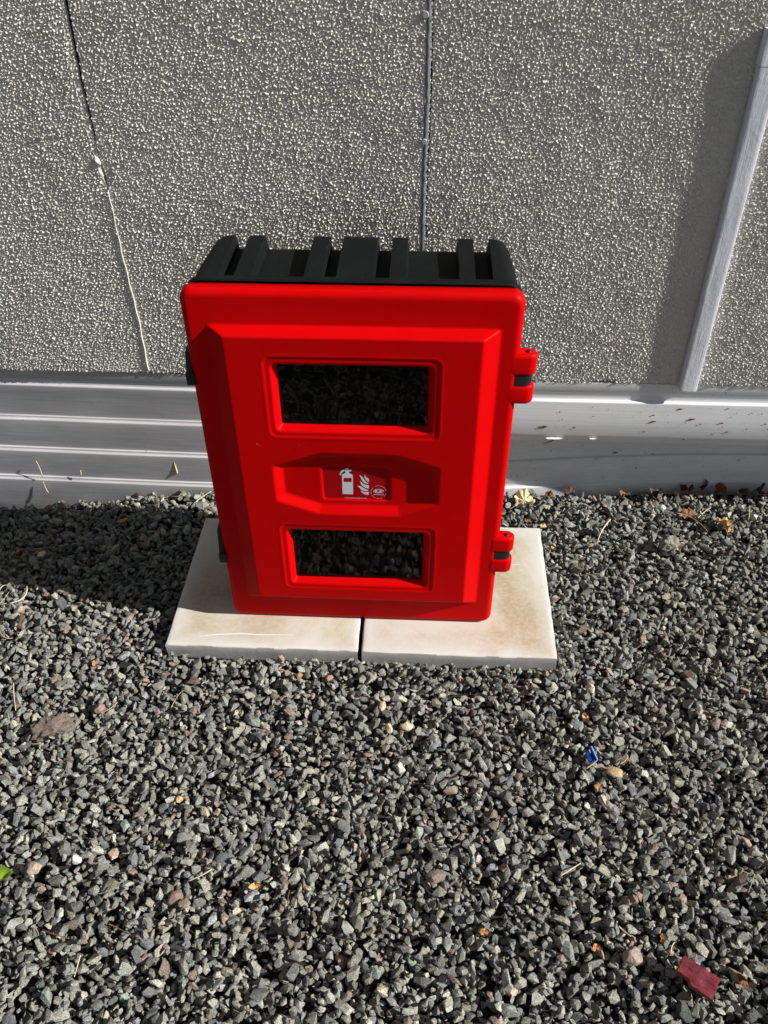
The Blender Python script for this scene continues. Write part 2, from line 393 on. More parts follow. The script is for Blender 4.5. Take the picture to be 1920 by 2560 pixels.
# painted batten, leaning slightly, with a square cap piece at its head
def slat(name, z0, z1, xa0, xa1, wd, y0, bev, mt, n=40):
    V = []; F = []
    prof = [(-wd/2, y0+.020), (-wd/2, y0+bev), (-wd/2+bev*.35, y0+bev*.3), (-wd/2+bev, y0), (wd/2-bev, y0), (wd/2-bev*.35, y0+bev*.3), (wd/2, y0+bev), (wd/2, y0+.020)]
    prof2 = []
    for i in range(len(prof)-1):
        a, b_ = prof[i], prof[i+1]; k = 6 if i == 3 else 1
        for j in range(k): prof2.append((a[0]+(b_[0]-a[0])*j/k, a[1]+(b_[1]-a[1])*j/k))
    prof2.append(prof[-1]); m_ = len(prof2)
    for i in range(n+1):
        t = i/n; z = z0+(z1-z0)*t; xc = xa0+(xa1-xa0)*t
        for j, (px, py) in enumerate(prof2):
            w_ = .0007*noise.noise(Vector((px*60, z*14, 1.7)))
            V.append((xc+px+w_, py+w_+.0004*noise.noise(Vector((px*200, z*90, 0))), z+(.0015*noise.noise(Vector((px*90, 3, i))) if i in (0, n) else 0)))
    for i in range(n):
        for j in range(m_-1): F.append((i*m_+j, i*m_+j+1, (i+1)*m_+j+1, (i+1)*m_+j))
    F.append(tuple(range(m_))[::-1]); F.append(tuple(n*m_+j for j in range(m_)))
    return wpar(pymesh(name, V, F, mt, angle=35))
bat = slat('batten', .357, 1.095, .7945, .7855, .043, WY-.0215, .0035, m_wood)
cap = slat('batten_cap', 1.0965, 1.162, .7855, .785, .048, WY-.0215, .004, m_wood, 8)

# cladding: profiles run down the wall, swept along x
def cladding(name, prof, x0, x1, nxx, off, mt, label=None):
    V = []; F = []; m_ = len(prof); X = np.linspace(x0, x1, nxx)
    for x in X:
        for (dy, z) in prof:
            V.append((x, WY+dy+off(x, z), z+.0012*noise.noise(Vector((x*2.1, z*3, 5)))))
    for i in range(nxx-1):
        for j in range(m_-1): F.append((i*m_+j+1, i*m_+j, (i+1)*m_+j, (i+1)*m_+j+1))
    o = wpar(pymesh(name, V, F, mt, angle=38))
    if label: o['label'] = label
    return o
def lip(z, y, d=.011):                           # small rounded ledge that catches the sun
    return [(y+d, z+.0075), (y+d, z+.004), (y+d-.001, z+.0018), (y+.003, z+.0004), (y+.0012, z-.0004), (y+.0002, z-.0018), (y, z-.004)]
profL = [(.010, .3640), (-.0015, .3632), (-.0010, .332), (.0015, .328), (.0015, .3235)]
zl = [.316, .203, .095, -.010, -.115]
for i, z in enumerate(zl[:-1]):
    if i: profL += [(.006, z+.010)]
    profL += lip(z, -.003 if i else -.0055, (.0070, .0065, .0055, .0050)[i])
    zn = zl[i+1]
    profL += [(-.0012, z-.022), (.0025, zn+.038), (.0055, zn+.018)]
profL += [(.0145, -.20)]
cladding('cladding_board', profL, -2.6, .02, 60, lambda x, z: max(0, -x-.47)*.022, m_pvc_l, 'grey four ridged cladding, darkened to show its weaker sunlight')
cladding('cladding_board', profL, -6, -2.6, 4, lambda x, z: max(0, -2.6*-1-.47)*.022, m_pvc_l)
profR = [(.010, .3640), (-.0018, .3632), (-.0015, .334), (.0015, .330), (.0015, .3170)] + lip(.3095, -.007, .0085) + [(-.0065, .26), (-.006, .205), (-.003, .198), (-.002, .1925), (.001, .186), (.004, .178), (.007, .1745), (.020, .1735), (.024, .1745)]
ub = cladding('cladding_board', profR, .0205, 6, 40, lambda x, z: 0, m_pvc_r, 'white upper cladding board with rusty splashes')
profS = [(.016, .235), (.010, .10)]
for z, zn in ((.066, -.030), (-.030, -.14)):
    profS += [(.010, z+.012)]
    profS += lip(z, .003, .007) + [(.004, z-.03), (.008, zn+.016)]
profS += [(.014, -.22)]
RX = [.02, .25, .38, .60, .85, 1.05, 1.4, 6]; RD = [.028, .036, .048, .076, .100, .110, .114, .114]
def recess(x, z): return float(np.interp(x, RX, RD))
cladding('cladding_skirt', profS, .0205, 2.4, 120, recess, m_pvc_r, 'bowed lower cladding skirt set back in shade')
cladding('cladding_skirt', profS, 2.4, 6, 4, recess, m_pvc_r)
# splashes of rusty mud on the upper board: (px, py, length mm, height mm)
def blobs(name, lst, mt, parent, yfn, seed):
    rg = random.Random(seed); V = []; F = []
    for (px, py, a, h) in lst:
        q = onY(px, py, WY); Y = yfn(q[0], q[2]); q = onY(px, py, Y); n = 14; s = len(V); V.append((q[0], Y, q[2]))
        tilt = rg.uniform(.1, .5)
        for k in range(n):
            t = 2*math.pi*k/n; rr_ = 1+rg.uniform(-.3, .25)
            dx = a*.0005*math.cos(t)*rr_; dz_ = h*.0005*math.sin(t)*rr_+dx*tilt*.5
            V.append((q[0]+dx, Y, q[2]+dz_))
        for k in range(n): F.append((s, s+1+k, s+1+(k+1) % n))
    o = wpar(pymesh(name, V, F, mt)); 
    return o
Z4 = lambda x, y: (1180+x/2.242, 800+y/2.242)
rust = [(*Z4(x, y), a, h) for x, y, a, h in ((395, 600, 26, 7), (490, 516, 5, 3), (505, 557, 4, 2), (572, 604, 9, 3), (680, 541, 7, 2), (765, 503, 4, 2), (945, 516, 4, 2), (1015, 535, 9, 4), (1012, 571, 18, 5), (962, 627, 10, 3), (1100, 536, 3, 2), (1167, 500, 12, 5), (1232, 557, 17, 5), (1278, 585, 4, 5), (1398, 579, 12, 4), (1403, 602, 5, 2), (1426, 629, 11, 4), (1434, 498, 8, 3), (1450, 546, 6, 2), (1345, 641, 6, 2), (1568, 524, 6, 3), (1537, 613, 4, 3), (1642, 585, 8, 3), (1655, 613, 5, 3), (1625, 527, 4, 3), (1337, 497, 3, 2), (1196, 577, 4, 2), (1155, 595, 3, 2), (1100, 577, 3, 2), (675, 489, 4, 2), (1483, 523, 3, 2))]
blobs('rust_splash', rust, m_splat, wall, lambda x, z: WY-.0079, 3)
mud = [(*Z4(x, y), a, h) for x, y, a, h in ((405, 598, 9, 2), (1348, 378, 7, 2), (1280, 392, 4, 2), (1424, 411, 5, 2))]
blobs('mud_splash', mud, m_splat_d, wall, lambda x, z: WY-.0079 if z < .313 else WY-.0026, 4)
mud2 = [(*Z4(x, y), a, h) for x, y, a, h in ((802, 744, 15, 5), (1014, 752, 8, 3), (445, 733, 6, 2), (695, 777, 5, 3), (330, 793, 3, 3), (252, 874, 5, 3), (360, 900, 5, 3), (850, 788, 4, 2), (1112, 802, 3, 3), (920, 830, 4, 6), (735, 884, 4, 2), (1296, 819, 3, 2), (1495, 786, 6, 3), (620, 703, 5, 2), (1015, 676, 3, 2), (1410, 882, 3, 3))]
blobs('mud_splash', mud2, m_splat_d, wall, lambda x, z: WY+recess(x, z)+.0015, 5)
mud3 = [(*Z4(x, y), a, h) for x, y, a, h in ((1186, 669, 6, 3), (1552, 667, 12, 5), (1304, 910, 7, 5), (1472, 660, 4, 2))]
blobs('mud_splash', mud3[:2]+mud3[3:], m_splat_d, wall, lambda x, z: WY-.0035, 6)
# torn flakes hanging from the lower edge of the upper board
def flake(px, py, L, h, seed):
    q = onY(px, py, WY-.004); rg = random.Random(seed); n = 8; V = []; F = []
    for i in range(n+1):
        t = i/n; x = q[0]+(t-.5)*L; hh = h*math.sin(math.pi*min(1, t*1.0))**.7+.0006
        V.append((x, WY-.0045, q[2]+hh*.5+rg.uniform(-.0006, .0006))); V.append((x, WY-.009-.003*t, q[2]-hh*.5+t*.004+rg.uniform(-.0008, .0008)))
    for i in range(n): F.append((2*i, 2*i+1, 2*i+3, 2*i+2))
    wpar(pymesh('torn_flake', V, F, m_tear, smooth=True))
flake(*Z4(462, 660), .045, .004, 1); flake(*Z4(678, 662), .018, .002, 2)
# dark twig caught under the flake
q0 = onY(*Z4(398, 694), WY-.004); q1 = onY(*Z4(478, 664), WY-.004)
v_, f_ = tube_verts(bezier(q0, (q0+q1)/2+np.array([0, 0, -.002]), q1, 6), .0016, 5, (.5, 1.2))
tag(pymesh('twig', v_, f_, m_twig_dark, smooth=True), 'dark twig caught under the torn lower edge of white cladding', 'twig')

# ------------------------------------------------------------------ paving slabs
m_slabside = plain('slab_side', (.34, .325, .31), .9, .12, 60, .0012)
def slab(xc, label, seed):
    s = .45; th = .045; bm = bmesh.new(); n = 45
    # top with fine grid, chipped arrises
    V = []; F = []
    g = np.linspace(-s/2, s/2, n)
    rings = []
    def edge(t, lvl, k):  # wobble
        return .0009*noise.noise(Vector((t*60+seed, lvl*7, k)))
    per = [(x, -s/2, 0) for x in g[:-1]]+[(s/2, y, 1) for y in g[:-1]]+[(x, s/2, 2) for x in g[::-1][:-1]]+[(-s/2, y, 3) for y in g[::-1][:-1]]
    levels = [(0.014, 0.0), (.0035, 0.0), (.0012, -.0008), (0, -.0035), (0.0004, -.02), (.0005, -th)]
    for li, (ins, z) in enumerate(levels):
        ring = []
        for i, (x, y, sd_) in enumerate(per):
            # rounded plan corners
            k = (s/2-ins-(.0011*noise.noise(Vector((i*.37, li*.4, seed*5))) if 1 <= li <= 3 else 0))/(s/2)
            ring.append((x*k, y*k, z-(.0008*abs(noise.noise(Vector((i*.9, 9, seed)))) if li in (1, 2) else 0)))
        rings.append(ring)
    base = 0
    for ring in rings: V += ring
    m_ = len(per)
    for l in range(len(levels)-1):
        for i in range(m_): F.append((l*m_+i, (l+1)*m_+i, (l+1)*m_+(i+1) % m_, l*m_+(i+1) % m_))
    F.append(tuple(range(m_))); F.append(tuple((len(levels)-1)*m_+i for i in range(m_))[::-1])
    o = pymesh('paving_slab', V, F, slab_mat('slab_concrete', seed), angle=50)
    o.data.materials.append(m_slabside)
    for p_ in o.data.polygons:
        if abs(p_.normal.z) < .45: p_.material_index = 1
    o.location = (xc, s/2, 0); return tag(o, label, 'paving slab', 'pair of concrete slabs under the cabinet')
sl_l = slab(-.2295, 'left cream concrete paving slab, partly in the shadow of the red cabinet', 3.3)
sl_r = slab(.2295, 'right cream concrete paving slab, fully sunlit with tan staining', 8.1)
sl_r.location.y -= .001; sl_l.location.y += .001
# faint pale scuffs on the slabs
def scuff(sl, pts, wd):
    P = [onZ(x, y, .0006) for x, y in pts]; V = []; F = []; n = len(P)
    for i, p_ in enumerate(P):
        ww = wd*math.sin(math.pi*(i+.35)/(n-.3)); V += [(p_[0], p_[1]-ww, .0006), (p_[0], p_[1]+ww, .0006)]
    for i in range(n-1): F.append((2*i, 2*i+2, 2*i+3, 2*i+1))
    o = pymesh('scuff_mark', V, F, m_scuff); o.parent = sl; o.matrix_parent_inverse = Matrix.Translation(-sl.location)
m_scuff, _, _ = mat('pale_scuff', (.74, .71, .66), .8)
scuff(sl_l, [(497, 1591), (540, 1586), (600, 1584), (660, 1587), (738, 1587)], .0018)
scuff(sl_r, [(1272, 1411), (1286, 1412), (1299, 1411)], .0010)

# ------------------------------------------------------------------ the red cabinet
FY = .098; XL, XR = -.3095, .305; BH = .845
cab = tag(empty('extinguisher_cabinet', (0, .2, 0)), 'red and black plastic fire extinguisher cabinet standing on two slabs', 'cabinet')
cab_inv = Matrix.Translation((0, -.2, 0))
def cpar(o, p=None):
    if p is None: o.parent = cab; o.matrix_parent_inverse = cab_inv
    else: o.parent = p
    return o
def sd_rr(x, z, x0, x1, z0, z1, r):
    cx, cz = (x0+x1)/2, (z0+z1)/2; qx = np.abs(x-cx)-(x1-x0)/2+r; qz = np.abs(z-cz)-(z1-z0)/2+r
    return np.hypot(np.maximum(qx, 0), np.maximum(qz, 0))+np.minimum(np.maximum(qx, qz), 0)-r
g = .0015
gx = np.arange(-.3135, .3091, g); gz = np.arange(-.003, .8521, g); X, Z = np.meshgrid(gx, gz)
Z0 = .001
t = np.minimum.reduce([(X+.266)/.031, (.266-X)/.031, (.777-Z)/.008, (Z-.072)/.026]); t = np.clip(t, 0, 1)
P = .026*t
# windows
wins = [(-.167, .163, .549, .729), (-.169, .164, .129, .322)]
opens = []
for (a, b_, c0, c1) in wins:
    s = sd_rr(X, Z, a, b_, c0, c1, .016)
    P -= .0016*np.clip(-s/.003, 0, 1); P += .0010*np.exp(-(s/.0022)**2)
    i_ = (a+.014, b_-.014, c0+.013, c1-.015); s2 = sd_rr(X, Z, *i_, .012)
    P -= .019*np.clip(-s2/.0125, 0, 1)
    opens.append((i_[0]+.0135, i_[1]-.0135, i_[2]+.0135, i_[3]-.0135))
# octagonal handle recess
oct_ = np.array([(-.168, .478), (-.076, .512), (.082, .512), (.167, .482), (.167, .389), (.088, .354), (-.080, .354), (-.168, .386)])
tt = np.full_like(X, 9.0)
for i in range(8):
    p0 = oct_[i]; p1 = oct_[(i+1) % 8]; e = p1-p0; e = e/np.linalg.norm(e); nrm = np.array([e[1], -e[0]])
    dd = (X-p0[0])*nrm[0]+(Z-p0[1])*nrm[1]
    if (np.array([0, .43])-p0)@nrm < 0: dd = -dd
    tt = np.minimum(tt, dd)
P -= .0145*np.clip(tt/.017, 0, 1)
s = sd_rr(X, Z, -.073, .068, .381, .470, .009); P -= .0032*np.clip(-s/.0022, 0, 1)
def blur(A, k):
    A = np.pad(A, len(k)//2, mode='edge')
    A = np.apply_along_axis(lambda m: np.convolve(m, k, 'valid'), 0, A); return np.apply_along_axis(lambda m: np.convolve(m, k, 'valid'), 1, A)
kk = np.exp(-np.arange(-3, 4)**2/(2*1.25**2)); kk /= kk.sum(); P = blur(P, kk)
# rounded outer edge
s = sd_rr(X, Z, XL, XR, Z0, BH, .023); dd = np.clip(-s, 0, .014); RR = .014
P -= RR-np.sqrt(np.maximum(RR**2-(RR-dd)**2, 0))
P += .0009*np.sin(X*9+1)*np.sin(Z*7)            # slight moulding warp
# pull outside points on to the outline
gz_, gx_ = np.gradient(s, g); out_ = s > 0
Xp = np.where(out_, X-gx_*s, X); Zp = np.where(out_, Z-gz_*s, Z)
V = np.stack([Xp, FY-P, Zp], -1); r_, c_ = X.shape; idx = np.arange(r_*c_).reshape(r_, c_)
far = s > g*1.45; quad = lambda A: np.stack([A[:-1, :-1], A[:-1, 1:], A[1:, 1:], A[1:, :-1]], -1)
keep = ~quad(far).any(-1) & (quad(s).min(-1) < 0)
for (a, b_, c0, c1) in opens:
    keep &= ~(((quad(X).min(-1) > a) & (quad(X).max(-1) < b_)) & ((quad(Z).min(-1) > c0) & (quad(Z).max(-1) < c1)))
F = quad(idx)[keep]
used = np.unique(F); rem = np.full(r_*c_, -1); rem[used] = np.arange(len(used))
V1 = V.reshape(-1, 3)[used]; F1 = rem[F]
# skirt of the door going back from the outline
def rr_outline(x0, x1, z0, z1, r, n=10):
    pts = []
    for (cx, cz, a0) in ((x1-r, z0+r, -90), (x1-r, z1-r, 0), (x0+r, z1-r, 90), (x0+r, z0+r, 180)):
        for i in range(n+1): a = R(a0+90*i/n); pts.append((cx+r*math.cos(a), cz+r*math.sin(a)))
    return pts
ol = rr_outline(XL, XR, Z0, BH, .023); n = len(ol); off = len(V1)
V2 = [(x, FY+.012, z) for x, z in ol]+[(x, FY+.027, z) for x, z in ol]+[(x*.99, FY+.0275, z*.99+.004) for x, z in ol]
F2 = []
for l in range(2):
    for i in range(n): F2.append((off+l*n+i, off+l*n+(i+1) % n, off+(l+1)*n+(i+1) % n, off+(l+1)*n+i))
door = fastmesh('door', np.concatenate([V1, np.array(V2)]), np.concatenate([F1, np.array(F2)]), m_red)
cpar(door)
def dpar(o): o.parent = door; return o
# small nicks in the moulding, each a sliver of its own
for px, py, a_, L_ in ((643, 1110, -1.0, .006), (748, 1113, -1.1, .003), (650, 1114, -.8, .0025)):
    yy = FY-.0268; q = onY(px, py, yy); dx, dz_ = math.cos(a_)*L_/2, math.sin(a_)*L_/2
    dpar(pymesh('nick', [(q[0]-dx, yy, q[2]-dz_), (q[0]+dz_*.12, yy, q[2]-dx*.12-.0002), (q[0]+dx, yy, q[2]+dz_), (q[0]-dz_*.12, yy, q[2]+dx*.12+.0003)], [(0, 1, 2, 3)], m_nick))
# glazing
for (a, b_, c0, c1) in opens:
    bm = bmesh.new(); rbox(bm, a-.004, b_+.004, FY-.0100, FY-.0075, c0-.004, c1+.004, .0006, 1)
    gp = from_bm('window_pane', bm, m_pane, angle=30); dpar(gp)
    # screw bosses showing faintly behind the acrylic
    for sx in (a+.022, b_-.022):
        bm = bmesh.new()
        bmesh.ops.create_cone(bm, cap_ends=True, segments=18, radius1=.009, radius2=.0075, depth=.004, matrix=Matrix.Translation((sx, FY-.0035, c1-.038)) @ Matrix.Rotation(R(90), 4, 'X'))
        o = from_bm('pane_fixing', bm, m_rub, angle=40); o.parent = gp
# printed label: white pictograms on the red recess
LY = FY-.026+.0145+.0032-.0008
Z3 = lambda x, y: onY(780+x/6.9125, 1140+y/6.9125, LY)
label = pymesh('safety_label', [(-.070, LY+.0003, .384), (.065, LY+.0003, .384), (.065, LY+.0003, .467), (-.070, LY+.0003, .467)], [(0, 1, 2, 3)], m_lab); dpar(label)
def decal(name, polys, lift=0.0):
    bm = bmesh.new()
    for pl in polys:
        vs = []
        for x, y in pl:
            q = Z3(x, y); vs.append(bm.verts.new((q[0], LY-lift, q[2])))
        f = bm.faces.new(vs)
    bmesh.ops.triangulate(bm, faces=bm.faces[:])
    bmesh.ops.recalc_face_normals(bm, faces=bm.faces[:])
    o = from_bm(name, bm, m_print); o.parent = label; return o
def arc(cx, cy, rx, ry, a0, a1, n=8): return [(cx+rx*math.cos(R(a0+(a1-a0)*i/n)), cy+ry*math.sin(R(a0+(a1-a0)*i/n))) for i in range(n+1)]
ext_body_top = [(518, 378)]+[(518, 345)]+arc(560, 345, 42, 45, 180, 270, 6)+[(575, 298), (575, 268), (563, 262), (532, 275), (508, 300), (500, 330), (488, 333), (478, 322), (484, 290), (500, 260), (530, 240), (560, 228), (581, 230), (581, 213), (634, 213), (634, 236), (684, 238), (684, 262), (650, 270), (643, 272), (643, 298)]+arc(660, 345, 44, 43, -80, 0, 6)+[(706, 378)]
ext_lower = [(522, 450), (706, 450), (712, 652), (705, 661), (535, 657), (528, 648)]
decal('extinguisher_pictogram', [ext_body_top, [(518, 378), (543, 378), (545, 450), (522, 450)], [(684, 378), (706, 378), (706, 450), (686, 450)], ext_lower])
flames = [
 [(912, 320), (922, 345), (945, 375), (982, 395), (982, 452), (955, 436), (925, 405), (906, 365)],
 [(815, 337), (842, 338), (872, 362), (897, 398), (918, 432), (948, 460), (976, 472), (970, 484), (938, 480), (900, 462), (868, 430), (848, 392), (834, 358)],
 [(832, 425), (850, 452), (885, 480), (925, 498), (982, 506), (982, 565), (940, 556), (895, 535), (855, 500), (834, 462)],
 [(785, 525), (818, 516), (850, 524), (880, 545), (915, 568), (950, 582), (982, 590), (960, 602), (915, 606), (870, 596), (838, 568), (815, 540)],
 [(836, 592), (860, 608), (900, 620), (940, 624), (982, 618), (982, 670), (945, 668), (900, 655), (862, 632)]]
decal('flame_pictogram', flames)
def ring2(cx, cy, rx, ry, wd, a0=0, a1=360, n=36):
    pol = []
    for i in range(n):
        p, q = a0+(a1-a0)*i/n, a0+(a1-a0)*(i+1)/n
        pol.append([(cx+rx*math.cos(R(p)), cy+ry*math.sin(R(p))), (cx+rx*math.cos(R(q)), cy+ry*math.sin(R(q))), (cx+(rx-wd)*math.cos(R(q)), cy+(ry-wd)*math.sin(R(q))), (cx+(rx-wd)*math.cos(R(p)), cy+(ry-wd)*math.sin(R(p)))])
    return pol
logo = ring2(1150, 606, 90, 34, 8)+[arc(1104, 606, 24, 19, 0, 348, 14)]
logo += [[(1165, 592), (1208, 592), (1212, 600), (1205, 604), (1208, 616), (1196, 624), (1150, 626), (1132, 618), (1160, 615), (1172, 606)]]
for a0 in (-168, -118, -78, -42, 8, 62, 86, 120, 160): logo += ring2(1150, 625, 132, 112, 4, a0, a0+(34 if a0 not in (62, 86) else 16), 8)
decal('logo_mark', logo)
def text(name, body, x, y, wid, cx=False):
    cu = bpy.data.curves.new(name, 'FONT'); cu.body = body; cu.size = 1
    tmp = bpy.data.objects.new(name, cu); col.objects.link(tmp); bpy.context.view_layer.update()
    me = bpy.data.meshes.new_from_object(tmp.evaluated_get(bpy.context.evaluated_depsgraph_get()))
    bpy.data.objects.remove(tmp)
    co = np.empty(len(me.vertices)*3); me.vertices.foreach_get('co', co); co = co.reshape(-1, 3)
    L = co[:, 0].max()-co[:, 0].min(); p0 = Z3(x, y); p1 = Z3(x+wid, y); s_ = (p1[0]-p0[0])/L
    W_ = np.stack([p0[0]+(co[:, 0]-co[:, 0].min())*s_, np.full(len(co), LY), p0[2]+co[:, 1]*s_], -1)
    me.vertices.foreach_set('co', W_.ravel()); me.update(); me.materials.append(m_print)
    o = bpy.data.objects.new(name, me); col.objects.link(o); o.parent = label; return o
text('web_address', 'www.jonesco-plastics.com', 562, 727, 385)
text('maker_name', 'JONESCO', 1062, 672, 175)

# black body: cross sections swept from the door to the back
BW = .3015
chan = [(-.243, -.217), (-.184, -.091), (-.057, -.033), (.036, .062), (.094, .187), (.219, .247)]
def body_ring(Y, ins, top, dep, rc):
    """closed ring of (x, y, z); dep = channel depth at this station"""
    hw = BW-ins; pts = []
    xs_ = []
    for a, b_ in chan:
        xs_ += [a-.0015, a+.0015, (a+b_)/2, b_-.0015, b_+.0015]
        xs_ = sorted(xs_+list(np.linspace(-hw+rc+1e-4, hw-rc-1e-4, 9)))
    def ch(x):
        for a, b_ in chan:
            if a <= x <= b_: return 1
        return 0
    for i in range(8): a = R(180-90*i/8); pts.append((-hw+rc+rc*math.cos(a), Y, top-rc+rc*math.sin(a)))
    for x in xs_: pts.append((x, Y, top-dep*ch(x)))
    for i in range(8): a = R(90-90*(i+1)/8); pts.append((hw-rc+rc*math.cos(a), Y, top-rc+rc*math.sin(a)))
    for i in range(5): a = R(-90*i/4); pts.append((hw-.012+.012*math.cos(a), Y, .018+ins*.3+.012*math.sin(a)-.004))
    for i in range(5): a = R(-90-90*i/4); pts.append((-hw+.012+.012*math.cos(a), Y, .018+ins*.3+.012*math.sin(a)-.004))
    return pts
B0 = FY+.0285
TB = .852
st = [(B0, .003, TB-.003, 0, .026), (B0+.003, 0, TB, 0, .026), (B0+.010, 0, TB, 0, .026), (B0+.0115, .003, TB-.0025, 0, .027), (.1465, .004, TB-.002, 0, .028), (.1495, .0045, TB-.002, .022, .028),
      (.20, .006, TB, .0245, .029), (.26, .009, TB+.001, .026, .031), (.312, .012, TB+.001, .027, .034), (.322, .013, TB-.001, .027, .034), (.330, .016, TB-.006, .026, .034), (.334, .020, TB-.016, .020, .034), (.336, .024, TB-.050, .0, .034), (.350, .030, TB-.085, .0, .034), (.358, .040, TB-.110, .0, .034)]  # last stations: unseen lower back pushed out to widen the cast shadow
V = []; F = []
for a in st: V += body_ring(*a)
m_ = len(V)//len(st)
for l in range(len(st)-1):
    for i in range(m_): F.append((l*m_+i, l*m_+(i+1) % m_, (l+1)*m_+(i+1) % m_, (l+1)*m_+i))
F.append(tuple((len(st)-1)*m_+i for i in range(m_)))
# inner lining so that the cabinet is hollow behind the acrylic
off = len(V); io = rr_outline(XL+.014, XR-.014, .016, BH-.03, .02, 4); n = len(io)
V += [(x, B0, z) for x, z in io]+[(x*.94, .285, z*.94+.02) for x, z in io]
for i in range(n): F.append((off+i, off+n+i, off+n+(i+1) % n, off+(i+1) % n))
F.append(tuple(off+n+i for i in range(n)))
body = cpar(pymesh('body', V, F, m_blk, angle=32))

# hinges: two red knuckles on the door round a black one on the body
def tongue(bm, x0, x1, yc, r, z0, z1, bev):
    pts = [(x0, yc-r), (x1-r, yc-r)]+[(x1-r+r*math.sin(R(a)), yc-r*math.cos(R(a))) for a in range(15, 180, 15)]+[(x1-r, yc+r), (x0, yc+r)]
    prism(bm, pts, 'z', z0, z1, bev, 3)
for (za, zb, zc, zd) in ((.727, .682, .661, .620), (.274, .232, .212, .170)):
    hy = FY+.016
    for (a, b_) in ((zb, za), (zd, zc)):
        bm = bmesh.new(); tongue(bm, .292, .3385, hy, .0165, b_ if a > b_ else a, a if a > b_ else b_, .0085)
        h_ = from_bm('hinge_knuckle', bm, m_red, angle=50); dpar(h_)
    bm = bmesh.new(); tongue(bm, .292, .3325, hy, .0145, zc-.0005, zb+.0005, 0)
    cpar(from_bm('hinge_block', bm, m_rub, angle=40), None).parent = body
    bm = bmesh.new(); bmesh.ops.create_uvsphere(bm, u_segments=16, v_segments=8, radius=.0052, matrix=Matrix.Translation((.321, hy-.002, za+.0005)) @ Matrix.Diagonal((1, 1, .55, 1)))
    o = from_bm('hinge_pin', bm, m_rub, smooth=True); o.parent = door
for c_o in body.children: c_o.matrix_parent_inverse = Matrix.Identity(4)
# rubber over-centre latches on the left
for (z0, z1) in ((.650, .716), (.180, .268)):
    bm = bmesh.new()
    prism(bm, [(FY-.004, z0), (FY+.026, z0), (FY+.048, z0+.012), (FY+.048, z1-.008), (FY+.034, z1), (FY+.014, z1-.004), (FY+.002, z0+.028), (FY-.004, z0+.026)], 'x', -.319, -.308, .002)
    prism(bm, [(-.319, FY-.0045), (-.306, FY-.0045), (-.302, FY+.001), (-.319, FY+.001)], 'z', z0, z0+.026, .0012)
    o = from_bm('latch', bm, m_rub, angle=40); o.parent = door

# ------------------------------------------------------------------ gravel
def ground_h(x, y):
    """mean height of the top of the gravel"""
    x = np.asarray(x, float); y = np.asarray(y, float)
    z = -.030+0*x
    z = z-.085*smoothstep((-x-.50)/.62)*smoothstep((y-.10)/.40)
    z = z-.012*smoothstep((-y-.1)/.9)
    z = z-.026*smoothstep((y-.52)/.14)*smoothstep((x-.35)/.3)
    z = z+.006*np.sin(x*5.1+1)*np.sin(y*4.3+.5)+.008*np.exp(-((y+.01)/.05)**2)*(np.abs(x) < .5)
    return z
HS = .002
GX0, GX1, GY0, GY1 = -1.42, 1.52, -1.42, .705
hx = int((GX1-GX0)/HS)+1; hy_ = int((GY1-GY0)/HS)+1
gxx = np.linspace(GX0, GX1, hx); gyy = np.linspace(GY0, GY1, hy_)
XXg, YYg = np.meshgrid(gxx, gyy)
TG = ground_h(XXg, YYg)
HM = TG-.026
blocked = (np.abs(XXg) < .4555) & (YYg > -.0005) & (YYg < .452)
def ylim(x): return WY+.004+np.interp(x, [-.05, .02, .25, .38, .60, .85, 1.05, 1.6], [0, .022, .030, .040, .066, .090, .098, .102])+np.interp(x, [-1.5, -.47], [.018, 0])
YL = ylim(gxx)
# angular stone shapes
def hull_stone(seed):
    rg = np.random.default_rng(seed); k = rg.integers(11, 19)
    p = rg.standard_normal((k, 3)); p /= np.linalg.norm(p, axis=1)[:, None]; p *= rg.uniform(.78, 1.1, (k, 1))
    p *= np.array([1.0, rg.uniform(.52, .88), rg.uniform(.36, .66)])
    bm = bmesh.new()
    for q in p: bm.verts.new(q)
    bmesh.ops.convex_hull(bm, input=bm.verts[:]); bmesh.ops.triangulate(bm, faces=bm.faces[:])
    for v_ in [v_ for v_ in bm.verts if not v_.link_faces]: bm.verts.remove(v_)
    bm.verts.index_update(); bm.normal_update()
    V = np.array([v_.co[:] for v_ in bm.verts]); F = np.array([[v_.index for v_ in f.verts] for f in bm.faces]); bm.free()
    return V, F
variants = [hull_stone(s_) for s_ in range(60)]
def rotm(ax, ay, az):
    cx, sx, cy, sy, cz, sz = math.cos(ax), math.sin(ax), math.cos(ay), math.sin(ay), math.cos(az), math.sin(az)
    return np.array([[cz, -sz, 0], [sz, cz, 0], [0, 0, 1]]) @ np.array([[cy, 0, sy], [0, 1, 0], [-sy, 0, cy]]) @ np.array([[1, 0, 0], [0, cx, -sx], [0, sx, cx]])
pal = np.array([(.150, .152, .145), (.125, .130, .128), (.185, .188, .175), (.165, .160, .142), (.100, .105, .108), (.205, .200, .180), (.150, .118, .105), (.215, .160, .135), (.130, .145, .135), (.26, .245, .20), (.145, .15, .165)])
pw = np.array([22, 17, 15, 15, 11, 7, 5, 1.2, 4, 1.2, 3]); pw = pw/pw.sum()
VV = []; FF = []; TT = []; nv = 0
NST = 54000
cand_x = rng.uniform(GX0+.02, GX1-.02, (NST, 3)); cand_y = rng.uniform(GY0+.02, GY1-.005, (NST, 3))
rad = np.clip(rng.lognormal(math.log(.0097), .29, NST), .0046, .0200)
kc = rng.choice(len(pal), NST, p=pw); jit = np.clip(rng.lognormal(0, .24, NST), .55, 1.6)
vid = rng.integers(0, len(variants), NST); ang = rng.uniform(-1, 1, (NST, 3))
